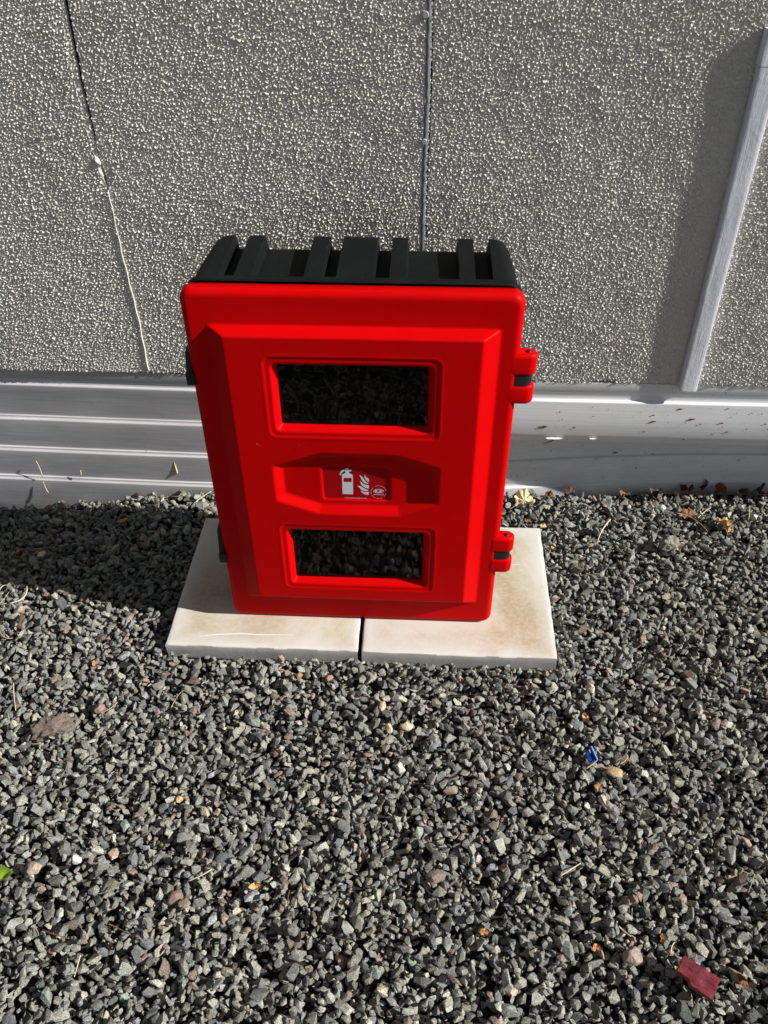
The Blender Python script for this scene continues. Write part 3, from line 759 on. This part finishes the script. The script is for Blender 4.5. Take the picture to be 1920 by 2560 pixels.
for i in range(NST):
    best = None
    for k in range(3):
        x, y = cand_x[i, k], cand_y[i, k]
        if y > np.interp(x, gxx, YL)-rad[i]*.6: continue
        if abs(x) < .455+rad[i]*.75 and -.0005-rad[i]*.45 < y < .452+rad[i]*.6: continue
        a, c0 = int((y-GY0)/HS), int((x-GX0)/HS); hh = HM[a, c0]-TG[a, c0]
        if best is None or hh < best[0]: best = (hh, x, y)
    if best is None: continue
    hh, x, y = best
    if hh > .004: continue
    r = rad[i]
    
    V0, F0 = variants[vid[i]]
    tilt = .95
    Rm = rotm(ang[i, 0]*tilt, ang[i, 1]*tilt, ang[i, 2]*math.pi)
    W = (V0*r) @ Rm.T
    hr = .5*(np.abs(W[:, 0]).max()+np.abs(W[:, 1]).max()); hv = np.abs(W[:, 2]).max()*.9
    k = max(1, int(hr/HS)); a, c0 = int((y-GY0)/HS), int((x-GX0)/HS)
    a0, a1, b0, b1 = max(0, a-k), min(hy_, a+k+1), max(0, c0-k), min(hx, c0+k+1)
    d2 = ((np.arange(a0, a1)[:, None]-a)**2+(np.arange(b0, b1)[None, :]-c0)**2)*(HS/hr)**2
    q = np.sqrt(np.clip(1-d2, 0, 1)); ins = d2 < 1
    low = HM[a0:a1, b0:b1]+q*hv
    zc = np.percentile(low[ins], 74)
    # nothing may stick out above the mean surface by much
    if zc-TG[a, c0] > .010: zc = TG[a, c0]+.007
    sub = HM[a0:a1, b0:b1]; np.maximum(sub, np.where(ins, zc+q*hv*.92, -9), out=sub)
    VV.append(W+np.array([x, y, zc])); FF.append(F0+nv); nv += len(V0)
    cc = pal[kc[i]]*jit[i]*1.29*np.array([1.0, 1.008, .985]); TT.append(np.repeat(np.append(cc, 1.0)[None], len(V0), 0))
VV = np.concatenate(VV); FF = np.concatenate(FF); TT = np.concatenate(TT)
gravel = fastmesh('gravel', VV, FF, m_stone, smooth=False)
ca = gravel.data.color_attributes.new('tint', 'FLOAT_COLOR', 'POINT'); ca.data.foreach_set('color', TT.astype(np.float32).ravel())
tag(gravel, 'dark grey crushed stone gravel covering the ground', 'gravel', kind='stuff')
print('stones', len(gravel.data.polygons))
# ground sheet below and beyond the stones
def gsheet():
    xs_ = np.concatenate([[-60, -20, -8, -4, -2], np.linspace(-1.5, 1.6, 63), [2, 4, 8, 20, 60]]); ys_ = np.concatenate([[-60, -20, -8, -4, -2], np.linspace(-1.45, .75, 45), [6]])
    A, B = np.meshgrid(xs_, ys_); inner = (A > GX0-.06) & (A < GX1+.06) & (B > GY0-.06)
    Zg = np.where(inner, ground_h(A, np.minimum(B, .7))-.026, ground_h(np.clip(A, GX0, GX1), np.clip(B, GY0, .7))-.012)
    idx = np.arange(A.size).reshape(A.shape)
    F = np.stack([idx[:-1, :-1], idx[:-1, 1:], idx[1:, 1:], idx[1:, :-1]], -1).reshape(-1, 4)
    m, nt, b = mat('gravel_ground', (.05, .05, .045), .9, .2)
    vo = N(nt, 'ShaderNodeTexVoronoi'); vo.inputs['Scale'].default_value = 70; nt.links.new(coords(nt), vo.inputs['Vector'])
    c = mixc(nt, 1.0, ramp(nt, vo.outputs['Distance'], [(.0, (.17, .17, .16)), (.7, (.03, .03, .03))]), (1, 1, 1), 'MULTIPLY')
    tc = N(nt, 'ShaderNodeTexCoord'); nt.links.new(c, b.inputs['Base Color'])
    inv = N(nt, 'ShaderNodeMath', operation='SUBTRACT'); inv.inputs[0].default_value = 1.0; nt.links.new(vo.outputs['Distance'], inv.inputs[1])
    bump(nt, b, inv.outputs[0], 1.0, .012)
    o = fastmesh('ground', np.stack([A, B, Zg], -1).reshape(-1, 3), F, m); o.data.materials.append(m_soil_shade)
    cen = np.empty(len(F)*3); o.data.polygons.foreach_get('center', cen); cen = cen.reshape(-1, 3)
    mi = ((cen[:, 0] > GX0) & (cen[:, 0] < GX1) & (cen[:, 1] > GY0)).astype(np.int32); o.data.polygons.foreach_set('material_index', mi)
    o['kind'] = 'structure'
gsheet()
def gz_at(x, y, r=.004):
    a = int((y-GY0)/HS); c0 = int((x-GX0)/HS); k = max(1, int(r/HS))
    return float(HM[max(0, a-k):min(hy_, a+k+1), max(0, c0-k):min(hx, c0+k+1)].max())
def ground_pt(px, py, it=6, r=.004):
    z = -.035
    for _ in range(it):
        p_ = onZ(px, py, z); 
        try: z = .5*z+.5*gz_at(min(max(p_[0], GX0+.01), GX1-.01), min(max(p_[1], GY0+.01), GY1-.01), r)
        except ValueError: break
    return np.array([p_[0], p_[1], z])

# ---- single stones that stand out
def rock(px, py, size, label, color, seed, flat=.6, sink=.35, sub=3, rotz=0, cat='stone', name='stone', rough=.16, group=None, light=None):
    c0 = ground_pt(px, py); rg = np.random.default_rng(seed)
    bm = bmesh.new(); bmesh.ops.create_icosphere(bm, subdivisions=sub, radius=1.0)
    pl = rg.standard_normal((13, 3)); pl /= np.linalg.norm(pl, axis=1)[:, None]; dd = rg.uniform(.66, .92, 13)
    for v_ in bm.verts:
        p_ = np.array(v_.co)
        for n_, d_ in zip(pl, dd):
            e = p_@n_-d_
            if e > 0: p_ = p_-n_*e*.92
        nn = noise.noise(Vector(p_*2.2)+Vector((seed, 0, 0)))*rough+noise.noise(Vector(p_*6)+Vector((0, seed, 0)))*rough*.45
        v_.co = Vector(p_*(1+nn))
    for v_ in bm.verts: v_.co = Vector((v_.co.x*size[0]/2, v_.co.y*size[1]/2, v_.co.z*min(size)/2*flat*1.4))
    me_r = Matrix.Rotation(rotz, 4, 'Z') @ Matrix.Rotation(rg.uniform(-.25, .25), 4, 'X'); bmesh.ops.transform(bm, matrix=me_r, verts=bm.verts[:])
    m = plain('stone_tint', color, .8, .45, 220, .003)
    o = from_bm(name, bm, m, angle=28); hz = min(size)/2*flat*1.4
    o.location = (c0[0], c0[1], c0[2]+hz*(1-2*sink)*.6); return tag(o, label, cat, group)
rock(135, 1828, (.092, .062), 'large mottled brown and pink rock lying on the gravel at left', (.15, .115, .095), 5, .60, .2, 4, R(28), 'rock', 'rock', .30)
rock(1672, 1366, (.052, .040), 'lumpy grey brown stone coated in soil, right of the slabs', (.22, .20, .17), 9, .9, .15, 4, .4, 'rock', 'rock', .26)
rock(1655, 1274, (.026, .020), 'small off-white stone lying near the foot of the cladding', (.62, .60, .54), 12, .7, .2, 2, .3)
rock(1572, 1268, (.014, .012), 'tiny white chip left of the off-white stone by the cladding', (.62, .60, .56), 13, .7, .2, 2, .8)
rock(440, 2247, (.034, .028), 'smooth pinkish oval pebble in the left foreground', (.22, .15, .125), 21, .65, .2, 3, .9, 'pebble', 'pebble', .06)
rock(462, 2260, (.024, .018), 'brownish pink stone touching the oval pebble', (.23, .17, .13), 22, .7, .25, 2, .2)
rock(1015, 1821, (.031, .024), 'cream coloured chunky stone in the middle of gravel', (.52, .44, .30), 31, .8, .15, 2, .1)
rock(972, 1824, (.017, .026), 'narrow pale cream stone left of the chunky cream one', (.55, .46, .34), 32, .8, .2, 2, .4)
rock(956, 1768, (.025, .018), 'white stone with an orange brown patch below the slabs', (.58, .42, .28), 33, .8, .15, 2, 1.2)
rock(997, 1918, (.020, .016), 'small glossy white stone in the middle of the gravel', (.66, .64, .60), 34, .8, .15, 2, .9)
rock(1535, 1932, (.040, .026), 'flat tan stone split down its middle, right of the blue plastic', (.40, .28, .16), 41, .45, .1, 3, -.3, rough=.07)
rock(1475, 1722, (.020, .026), 'cream and white stone above the twig shaped flake', (.60, .52, .40), 42, .8, .15, 2, .7)
rock(820, 1700, (.017, .018), 'bright orange pebble near the front edge of the slabs', (.42, .19, .08), 51, .8, .2, 2, .2, 'pebble', 'pebble')
rock(748, 1690, (.018, .014), 'dull orange pebble left of the bright orange one', (.36, .20, .11), 52, .8, .2, 2, .9, 'pebble', 'pebble')
rock(250, 1775, (.026, .020), 'pink rounded pebble with a dark twig beside it', (.30, .20, .16), 61, .8, .15, 3, .5, 'pebble', 'pebble', .08)
rock(1580, 2398, (.040, .034), 'large speckled pinkish grey stone left of the red wood', (.30, .24, .21), 71, .7, .2, 3, .3)
rock(192, 2150, (.022, .018), 'small white stone in the lower left of the gravel', (.60, .57, .52), 81, .8, .2, 2, .1)
rock(85, 2173, (.032, .026), 'pale peach coloured stone by the green leaf', (.36, .27, .20), 82, .75, .2, 2, .6)
rock(1630, 1262+30, (.018, .016), 'grey white chip below the off-white stone', (.36, .35, .32), 83, .7, .2, 2, .6)
rock(1090, 2195, (.040, .028), 'large dusky pink stone in the lower middle of the gravel', (.20, .16, .145), 84, .6, .2, 2, .1)
rock(560, 2155, (.050, .034), 'big flat blue grey flake of slate at lower left centre', (.13, .14, .145), 85, .3, .1, 2, .2, rough=.05)
rock(1500, 1740+35, (.026, .022), 'smooth grey green stone right of the split flake', (.22, .22, .17), 86, .6, .2, 2, .4, rough=.06)

# ---- leaves
def fan_leaf(px, py, size, label, m, seed, pleats=7, curl=.5, tilt=(0, 0, 0), lobes=5, lift=.006, name='dry_leaf', cat='leaf', base=None, group=None, stem=False):
    c0 = ground_pt(px, py) if base is None else np.array(base); rg = random.Random(seed); n = 56; rings = 7; V = [(0, 0, 0)]; F = []
    ph = rg.uniform(0, 6)
    for j in range(1, rings+1):
        s = j/rings
        for k in range(n):
            a = 2*math.pi*k/n; lob = .74+.26*abs(math.cos(a*lobes/2+.3))**.8+.05*math.sin(a*17+ph)
            if lobes == 0: lob = 1/(1+.9*abs(math.sin(a)))
            r = size/2*s*lob
            z = size*.075*math.cos(pleats*a+ph)*s+size*curl*.35*s*s*(math.cos(a+ph)**2)-size*.1*s*math.sin(2*a+ph)*curl
            z += size*.05*noise.noise(Vector((math.cos(a)*s*3+seed, math.sin(a)*s*3, 0)))
            x = r*math.cos(a); y = r*math.sin(a)
            k2 = 1-curl*.25*s; V.append((x*k2, y*k2*.9, z))
    for k in range(n): F.append((0, 1+k, 1+(k+1) % n))
    for j in range(rings-1):
        for k in range(n): F.append((1+j*n+k, 1+(j+1)*n+k, 1+(j+1)*n+(k+1) % n, 1+j*n+(k+1) % n))
    Mx = Matrix.Rotation(tilt[2], 3, 'Z') @ Matrix.Rotation(tilt[1], 3, 'Y') @ Matrix.Rotation(tilt[0], 3, 'X')
    V = [tuple(Mx @ Vector(v_)) for v_ in V]
    o = pymesh(name, V, F, m, angle=55); o.location = (c0[0], c0[1], c0[2]+lift); tag(o, label, cat, group)
    if stem:
        d_ = Mx @ Vector((-size*.5, -size*.2, 0)); v_, f_ = tube_verts(bezier((0, 0, 0), d_*.6+Vector((0, 0, .004)), d_*1.3, 7), .0008, 5)
        s_ = pymesh('leaf_stalk', v_, f_, m, smooth=True); s_.parent = o
    return o
fan_leaf(1310, 1260, .074, 'crumpled cream leaf lying between the slab and the cladding', m_leaf_cream, 3, 9, .7, (R(18), R(-8), R(10)), 5, .012, stem=True)
fan_leaf(1806, 1322, .066, 'curled tan leaf on the gravel at the right', m_leaf_tan, 5, 6, .9, (R(32), R(18), R(70)), 4, .012, stem=True)
fan_leaf(1318, 1304, .028, 'small reddish brown leaf below the crumpled cream leaf', m_leaf_brown, 6, 4, .8, (R(60), 0, R(30)), 0, .006)
fan_leaf(1358, 1318, .022, 'small pale yellow scrap of leaf by the slab corner', m_leaf_yellow, 7, 4, .6, (R(20), 0, R(20)), 3, .004)
fan_leaf(1720, 1290, .048, 'red brown leaf flat under the cladding skirt', m_leaf_brown, 8, 5, .4, (R(10), 0, R(5)), 5, .004)
fan_leaf(78, 1243, .040, 'yellow leaf against the foot of the cladding, far left', m_leaf_yellow, 11, 5, .6, (R(50), 0, R(20)), 3, .010)
fan_leaf(132, 1232, .036, 'upright tan leaf right of the yellow one at the wall foot', m_leaf_tan, 12, 3, .5, (R(75), 0, R(10)), 0, .012)
fan_leaf(40, 1246, .050, 'rust brown leaf beneath the yellow leaf at the wall foot', m_leaf_brown, 13, 5, .6, (R(15), 0, R(60)), 5, .006)
fan_leaf(96, 1236, .014, 'tiny orange leaf scrap between yellow and tan leaves', m_leaf_orange, 14, 3, .5, (R(60), 0, 0), 0, .008)
fan_leaf(147, 1238, .015, 'tiny orange brown scrap beside the upright tan leaf', m_leaf_orange, 15, 3, .5, (R(60), 0, 1), 0, .006)
fan_leaf(232, 1228, .050, 'dark red brown curled leaf at the wall foot in the left shade', m_leaf_brown, 16, 5, .9, (R(50), 0, R(15)), 4, .010)
fan_leaf(298, 1222, .040, 'upright tan brown leaf leaning on the grey cladding', m_leaf_tan, 17, 3, .6, (R(70), R(30), R(10)), 0, .012)
fan_leaf(355, 1222, .036, 'low tan leaf at the wall foot near the cabinet', m_leaf_tan, 18, 3, .4, (R(20), 0, R(10)), 3, .006)
fan_leaf(420, 1224, .040, 'brown leaf at the wall foot closest to the cabinet', m_leaf_brown, 19, 5, .5, (R(20), 0, R(40)), 4, .004)
fan_leaf(308, 1304, .026, 'small pale pink leaf lying in the cabinet shadow', m_leaf_tan, 20, 3, .3, (R(10), 0, R(30)), 0, .004)
fan_leaf(105, 1388, .024, 'small pale leaf lying deep in the shadow at the left', m_leaf_cream, 23, 3, .3, (R(10), 0, R(50)), 4, .004)
fan_leaf(238, 1662, .019, 'orange leaf scrap on sunlit gravel left of the slabs', m_leaf_orange, 24, 4, .8, (R(40), R(10), R(40)), 3, .006)
fan_leaf(450, 2003, .018, 'yellow ochre leaf scrap on the gravel, left of centre', m_leaf_yellow, 25, 3, .5, (R(15), 0, R(30)), 3, .006)
fan_leaf(1210, 2334, .017, 'orange star shaped leaf scrap in the lower middle gravel', m_leaf_orange, 26, 4, .4, (R(10), 0, 0), 5, .006)
fan_leaf(1490, 2372, .018, 'orange red leaf scrap left of the pinkish stone', m_leaf_orange, 27, 4, .6, (R(20), 0, 0), 3, .004)
fan_leaf(1655, 2346, .020, 'maroon curled leaf scrap above the red wood', m_leaf_brown, 28, 4, .7, (R(30), 0, R(40)), 3, .005)
fan_leaf(-5, 2198, .078, 'green and yellow leaf poking in at the left edge', m_leaf_green, 29, 3, .3, (R(8), R(-14), R(8)), 0, .010, name='green_leaf')
fan_leaf(1465, 1802, .030, 'pinkish split leaf flake right of centre', m_leaf_tan, 30, 4, .7, (R(40), R(20), R(-60)), 0, .006)
fan_leaf(1488, 1975, .034, 'pink brown curled leaf below the tan split stone', m_leaf_tan, 31, 4, .9, (R(40), R(10), R(55)), 0, .005)
fan_leaf(1855, 2455, .036, 'brown curled leaf right of the red wood', m_leaf_brown, 32, 4, .9, (R(30), R(10), R(-60)), 0, .006)
fan_leaf(640, 2218, .032, 'small peach coloured leaf sliver in the lower centre', m_leaf_tan, 33, 3, .7, (R(30), 0, R(10)), 0, .005)
fan_leaf(1385, 1375, .022, 'orange brown sliver beside the right slab', m_leaf_tan, 34, 3, .7, (R(30), 0, R(-50)), 0, .004)
# extra leaf litter at left stands in for missing shade; more under the skirt
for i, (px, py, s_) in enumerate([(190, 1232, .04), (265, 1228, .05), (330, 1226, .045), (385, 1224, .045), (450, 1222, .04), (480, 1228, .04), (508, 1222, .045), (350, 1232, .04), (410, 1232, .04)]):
    fan_leaf(px, py, s_, 'brown withered leaf added to the litter to darken the gravel by the grey cladding', m_leaf_dark if i % 2 else m_leaf_brown, 90+i, 4, .7, (R(20+12*(i % 3)), R(9*(i % 4)), i*1.1), 4 if i % 2 else 0, .008, group='withered leaves added to darken gravel by the grey cladding')
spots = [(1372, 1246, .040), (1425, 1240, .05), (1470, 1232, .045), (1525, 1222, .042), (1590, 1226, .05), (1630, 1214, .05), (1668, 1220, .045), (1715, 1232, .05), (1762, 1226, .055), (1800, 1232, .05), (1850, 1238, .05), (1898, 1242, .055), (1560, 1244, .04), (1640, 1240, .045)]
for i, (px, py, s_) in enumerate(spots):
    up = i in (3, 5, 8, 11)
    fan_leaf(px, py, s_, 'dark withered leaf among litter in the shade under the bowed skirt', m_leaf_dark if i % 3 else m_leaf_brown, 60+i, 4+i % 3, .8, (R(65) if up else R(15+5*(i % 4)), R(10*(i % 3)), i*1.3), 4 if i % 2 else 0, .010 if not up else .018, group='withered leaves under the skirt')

# ---- twigs and stalks on the ground
def twig(pts, rad, m, label, up=.004, cat='twig', name='twig', taper=(1, .6)):
    P3 = []
    for i, p_ in enumerate(pts):
        q = ground_pt(p_[0], p_[1], r=.006); P3.append(Vector((q[0], q[1], q[2]+up+(p_[2] if len(p_) > 2 else 0))))
    zmin = min(p_.z for p_ in P3); zmean = sum(p_.z for p_ in P3)/len(P3)
    for p_ in P3: p_.z = p_.z*.4+zmean*.6
    if len(P3) == 3: P3 = bezier(P3[0], P3[1]*2-(P3[0]+P3[2])*.5, P3[2], 12)
    v_, f_ = tube_verts(P3, rad, 6, taper)
    o = pymesh(name, v_, f_, m, smooth=True, origin=tuple(P3[0])); return tag(o, label, cat)
twig([(1524, 1306), (1503, 1330), (1492, 1366)], .0019, m_straw, 'pale curved straw on the gravel right of the slabs', .006, 'straw', 'straw')
twig([(1745, 1294), (1760, 1284), (1774, 1278)], .0013, m_straw, 'pale bent straw near the tan leaf', .006, 'straw', 'straw')
twig([(1688, 1286), (1730, 1302), (1768, 1332)], .0014, m_twig, 'long brown stalk left of the tan leaf', .006)
twig([(1870, 1275), (1872, 1290), (1869, 1305)], .0012, m_straw, 'short upright straw near the right edge', .010, 'straw', 'straw')
twig([(70, 1473), (56, 1502), (4, 1512)], .0017, m_straw, 'white curved straw at the left edge of the shadow', .007, 'straw', 'straw')
twig([(0, 1479), (10, 1472), (22, 1468)], .0013, m_straw, 'short pale straw at the left border by the shadow', .007, 'straw', 'straw')
twig([(0, 1578), (12, 1596), (36, 1603)], .0014, m_twig, 'thin brown stalk at the left border beside the bolt', .006)
twig([(0, 1512), (15, 1500), (24, 1484)], .0011, m_twig, 'small brown stalk under the white curved straw', .006)
twig([(36, 1712), (36, 1740), (42, 1782)], .0012, m_straw, 'thin pale upright stalk above the large brown rock', .006, 'straw', 'straw')
twig([(296, 1764), (275, 1775), (252, 1784)], .0012, m_twig, 'brown stalk beside the pink rounded pebble', .006)
twig([(472, 1725), (452, 1738), (430, 1778)], .0010, m_twig, 'thin curved brown stalk below the left slab', .006)
twig([(530, 2174), (505, 2190), (470, 2212)], .0013, m_straw, 'pale straw above the pinkish oval pebble', .006, 'straw', 'straw')
twig([(272, 2312), (295, 2325), (328, 2340)], .0015, m_twig_dark, 'reddish brown twig in the lower left gravel', .006)
twig([(110, 2330), (140, 2338), (176, 2352)], .0015, m_twig_dark, 'brown forked twig at lower left', .006)
twig([(228, 2318), (222, 2335), (215, 2355)], .0010, m_twig, 'short red brown stalk between two twigs at lower left', .006)
twig([(203, 2392), (196, 2415), (188, 2446)], .0011, m_straw, 'pale thin stalk in the lower left gravel', .006, 'straw', 'straw')
twig([(92, 2324), (98, 2338), (98, 2342)], .0010, m_twig, 'tiny brown stalk end at far lower left', .006)
twig([(280, 2220), (262, 2245), (240, 2272)], .0010, m_twig_dark, 'thin dark stalk left of the pinkish oval pebble', .006)
twig([(725, 2230), (720, 2255), (724, 2272)], .0011, m_twig_dark, 'dark thin stalk in the lower middle gravel', .006)
twig([(855, 2352), (868, 2372), (886, 2390)], .0011, m_twig_dark, 'dark bent stalk at lower centre', .006)
twig([(1400, 2194), (1425, 2176), (1450, 2164)], .0014, m_straw, 'pale straw in the lower right gravel', .006, 'straw', 'straw')
twig([(1884, 2190), (1876, 2215), (1868, 2236)], .0009, m_twig, 'thin brown stalk close to the right edge', .006)
twig([(1545, 2318), (1560, 2334), (1575, 2346)], .0018, m_twig, 'dark split stick above the speckled pinkish stone', .006)
twig([(1675, 2385), (1677, 2372), (1684, 2360)], .0012, m_straw, 'curved yellow stalk above the red wood', .008, 'straw', 'straw')
twig([(1500, 1892), (1492, 1880), (1484, 1870)], .0010, m_straw, 'white thread like straw beside the blue plastic', .010, 'straw', 'straw')
twig([(1465, 1925), (1480, 1915), (1492, 1905)], .0014, m_twig, 'brown stalk below the blue plastic', .006)
twig([(1548, 1916), (1560, 1908), (1568, 1896)], .0014, m_twig, 'brown bent stalk above the split tan stone', .008)
twig([(490, 1262), (505, 1250), (530, 1236)], .0012, m_straw, 'straw in the shade against the cabinet', .010, 'straw', 'straw')
twig([(380, 1269), (392, 1274), (403, 1279)], .0012, m_straw, 'short straw in the shadow left of the slab', .010, 'straw', 'straw')
twig([(425, 1246), (450, 1236), (448, 1225)], .0012, m_twig, 'curved stalk in shade at the wall foot', .010)
twig([(1216, 1262), (1225, 1245), (1245, 1240)], .0012, m_twig_dark, 'dark stalk beside the crumpled cream leaf', .008)
twig([(165, 1235), (180, 1226), (205, 1226)], .0012, m_straw, 'arched pale straw at the foot of the grey cladding', .012, 'straw', 'straw')
# stalks leaning on or stuck to the cladding
def wall_twig(pts, rad, m, label, dy=.0):
    P3 = [Vector(onY(x, y, WY+.0022-dy)) for x, y in pts]
    if len(P3) == 3: P3 = bezier(P3[0], P3[1]*2-(P3[0]+P3[2])*.5, P3[2], 10)
    v_, f_ = tube_verts(P3, rad, 6, (.7, 1.1)); tag(pymesh('twig', v_, f_, m, smooth=True, origin=tuple(P3[0])), label, 'twig')
wall_twig([(433, 1148), (438, 1165), (443, 1184)], .0023, m_straw, 'thick pale twig stuck to the grey cladding near the cabinet')
wall_twig([(90, 1152), (99, 1170), (106, 1190)], .0013, m_straw, 'thin pale stalk stuck to the grey cladding at far left')
wall_twig([(108, 1204), (113, 1218), (121, 1232)], .0012, m_straw, 'thin stalk leaning on the lowest grey cladding ridge')
wall_twig([(201, 1176), (202, 1181), (202, 1187)], .0018, m_straw, 'tiny pale seed stuck to the grey cladding')
# rusty bolt
q0 = ground_pt(56, 1540); q1 = ground_pt(52, 1572); d_ = Vector(q1-q0); d_.z = 0; L = d_.length; zt = max(q0[2], q1[2])+.006
bolt = tag(empty('rusty_bolt', (q0[0], q0[1], zt)), 'rusty brown bolt lying on the gravel at left, below the shadow', 'bolt')
bolt.rotation_euler = d_.to_track_quat('Z', 'Y').to_euler()
v_, f_ = tube_verts([(0, 0, L*i/14) for i in range(15)], .0032, 8); 
v_ = [Vector((p_.x*(1+.12*((i//8) % 2)), p_.y*(1+.12*((i//8) % 2)), p_.z)) for i, p_ in enumerate(v_)]
o = pymesh('shank', v_, f_, m_bolt, angle=30); o.parent = bolt
bm = bmesh.new(); bmesh.ops.create_cone(bm, cap_ends=True, segments=6, radius1=.0062, radius2=.0058, depth=.005, matrix=Matrix.Translation((0, 0, L+.0025)))
o = from_bm('head', bm, m_bolt, angle=30); o.parent = bolt

# ---- blue plastic fragment: two short rolled lobes on a strip
c0 = ground_pt(1477, 1893)
blue = tag(empty('plastic_fragment', (c0[0], c0[1], c0[2]+.007)), 'small bright blue plastic fragment on the gravel right of centre', 'plastic scrap')
blue.rotation_euler = (R(35), R(-12), R(18))
bm = bmesh.new()
prism(bm, [(-.010, -.016), (.004, -.018), (.009, -.008), (.010, .010), (.006, .017), (.001, .015), (.001, .004), (-.008, .006), (-.012, -.002)], 'z', -.002, .003, .0012, 2)
o = from_bm('plate', bm, m_blue, angle=35); o.parent = blue
for (a, b_, r_) in (((.004, .017, .004), (.006, -.012, .005), .0042), ((-.010, .007, .003), (-.002, .008, .005), .0045)):
    v_, f_ = tube_verts([Vector(a).lerp(Vector(b_), i/8) for i in range(9)], r_, 10, (1, .8)); o = pymesh('rolled_edge', v_, f_, m_blue, angle=50); o.parent = blue

# ---- piece of red stained wood
c0 = ground_pt(1738, 2450, r=.02)
wv_ = []; wf = []
nxw, nyw = 26, 14; LX, LYw, TH = .064, .037, .015
def wt(u, v, top):
    x = (u-.5)*LX; y = (v-.5)*LYw
    x += .003*noise.noise(Vector((v*9, 0, 2)))*(1 if u > .9 or u < .1 else 0)
    y += .0018*noise.noise(Vector((u*8, 5, v)))
    if v < .3 and u < .42: y += .010*(1-u/.42)*0+.008*smoothstep((.42-u)/.1)*(1-v/.3)
    z = (TH if top else 0)+(.0010*noise.noise(Vector((u*5, v*26, 0)))+.0022*noise.noise(Vector((u*3, v*3, 7))))*(1 if top else .5)
    return (x, y, z)
top = [[wt(i/nxw, j/nyw, True) for i in range(nxw+1)] for j in range(nyw+1)]; bot = [[wt(i/nxw, j/nyw, False) for i in range(nxw+1)] for j in range(nyw+1)]
for G_ in (top, bot):
    for row in G_: wv_ += row
st_ = (nxw+1)*(nyw+1); id_ = lambda j, i, b_: b_*st_+j*(nxw+1)+i
for j in range(nyw):
    for i in range(nxw): wf.append((id_(j, i, 0), id_(j, i+1, 0), id_(j+1, i+1, 0), id_(j+1, i, 0))); wf.append((id_(j, i, 1), id_(j+1, i, 1), id_(j+1, i+1, 1), id_(j, i+1, 1)))
nf_top = len(wf)
for i in range(nxw):
    wf.append((id_(0, i, 1), id_(0, i+1, 1), id_(0, i+1, 0), id_(0, i, 0))); wf.append((id_(nyw, i, 0), id_(nyw, i+1, 0), id_(nyw, i+1, 1), id_(nyw, i, 1)))
for j in range(nyw):
    wf.append((id_(j, 0, 0), id_(j+1, 0, 0), id_(j+1, 0, 1), id_(j, 0, 1))); wf.append((id_(j, nxw, 1), id_(j+1, nxw, 1), id_(j+1, nxw, 0), id_(j, nxw, 0)))
wo = pymesh('wood_chunk', wv_, wf, m_redwood, angle=40); wo.data.materials.append(m_rawwood)
for p_ in wo.data.polygons:
    if p_.index >= nf_top: p_.material_index = 1
wo.location = (c0[0], c0[1], c0[2]+.004); wo.rotation_euler = (R(8), R(6), R(-31))
tag(wo, 'red stained splintered piece of wood on the gravel at lower right', 'wood piece')
# tiny red flecks
for (px, py, lb) in ((360, 2393, 'tiny bright red fleck in the lower left gravel'), (1248, 2052, 'tiny red fleck in the gravel right of centre'), (693, 1875, 'tiny orange red fleck left of the cream stones')):
    c0 = ground_pt(px, py); bm = bmesh.new(); rbox(bm, -.0013, .0013, -.003, .003, -.001, .001, .0005, 1)
    o = from_bm('red_fleck', bm, m_red_bit); o.location = (c0[0], c0[1], c0[2]+.002); o.rotation_euler = (.4, .3, px); tag(o, lb, 'scrap')
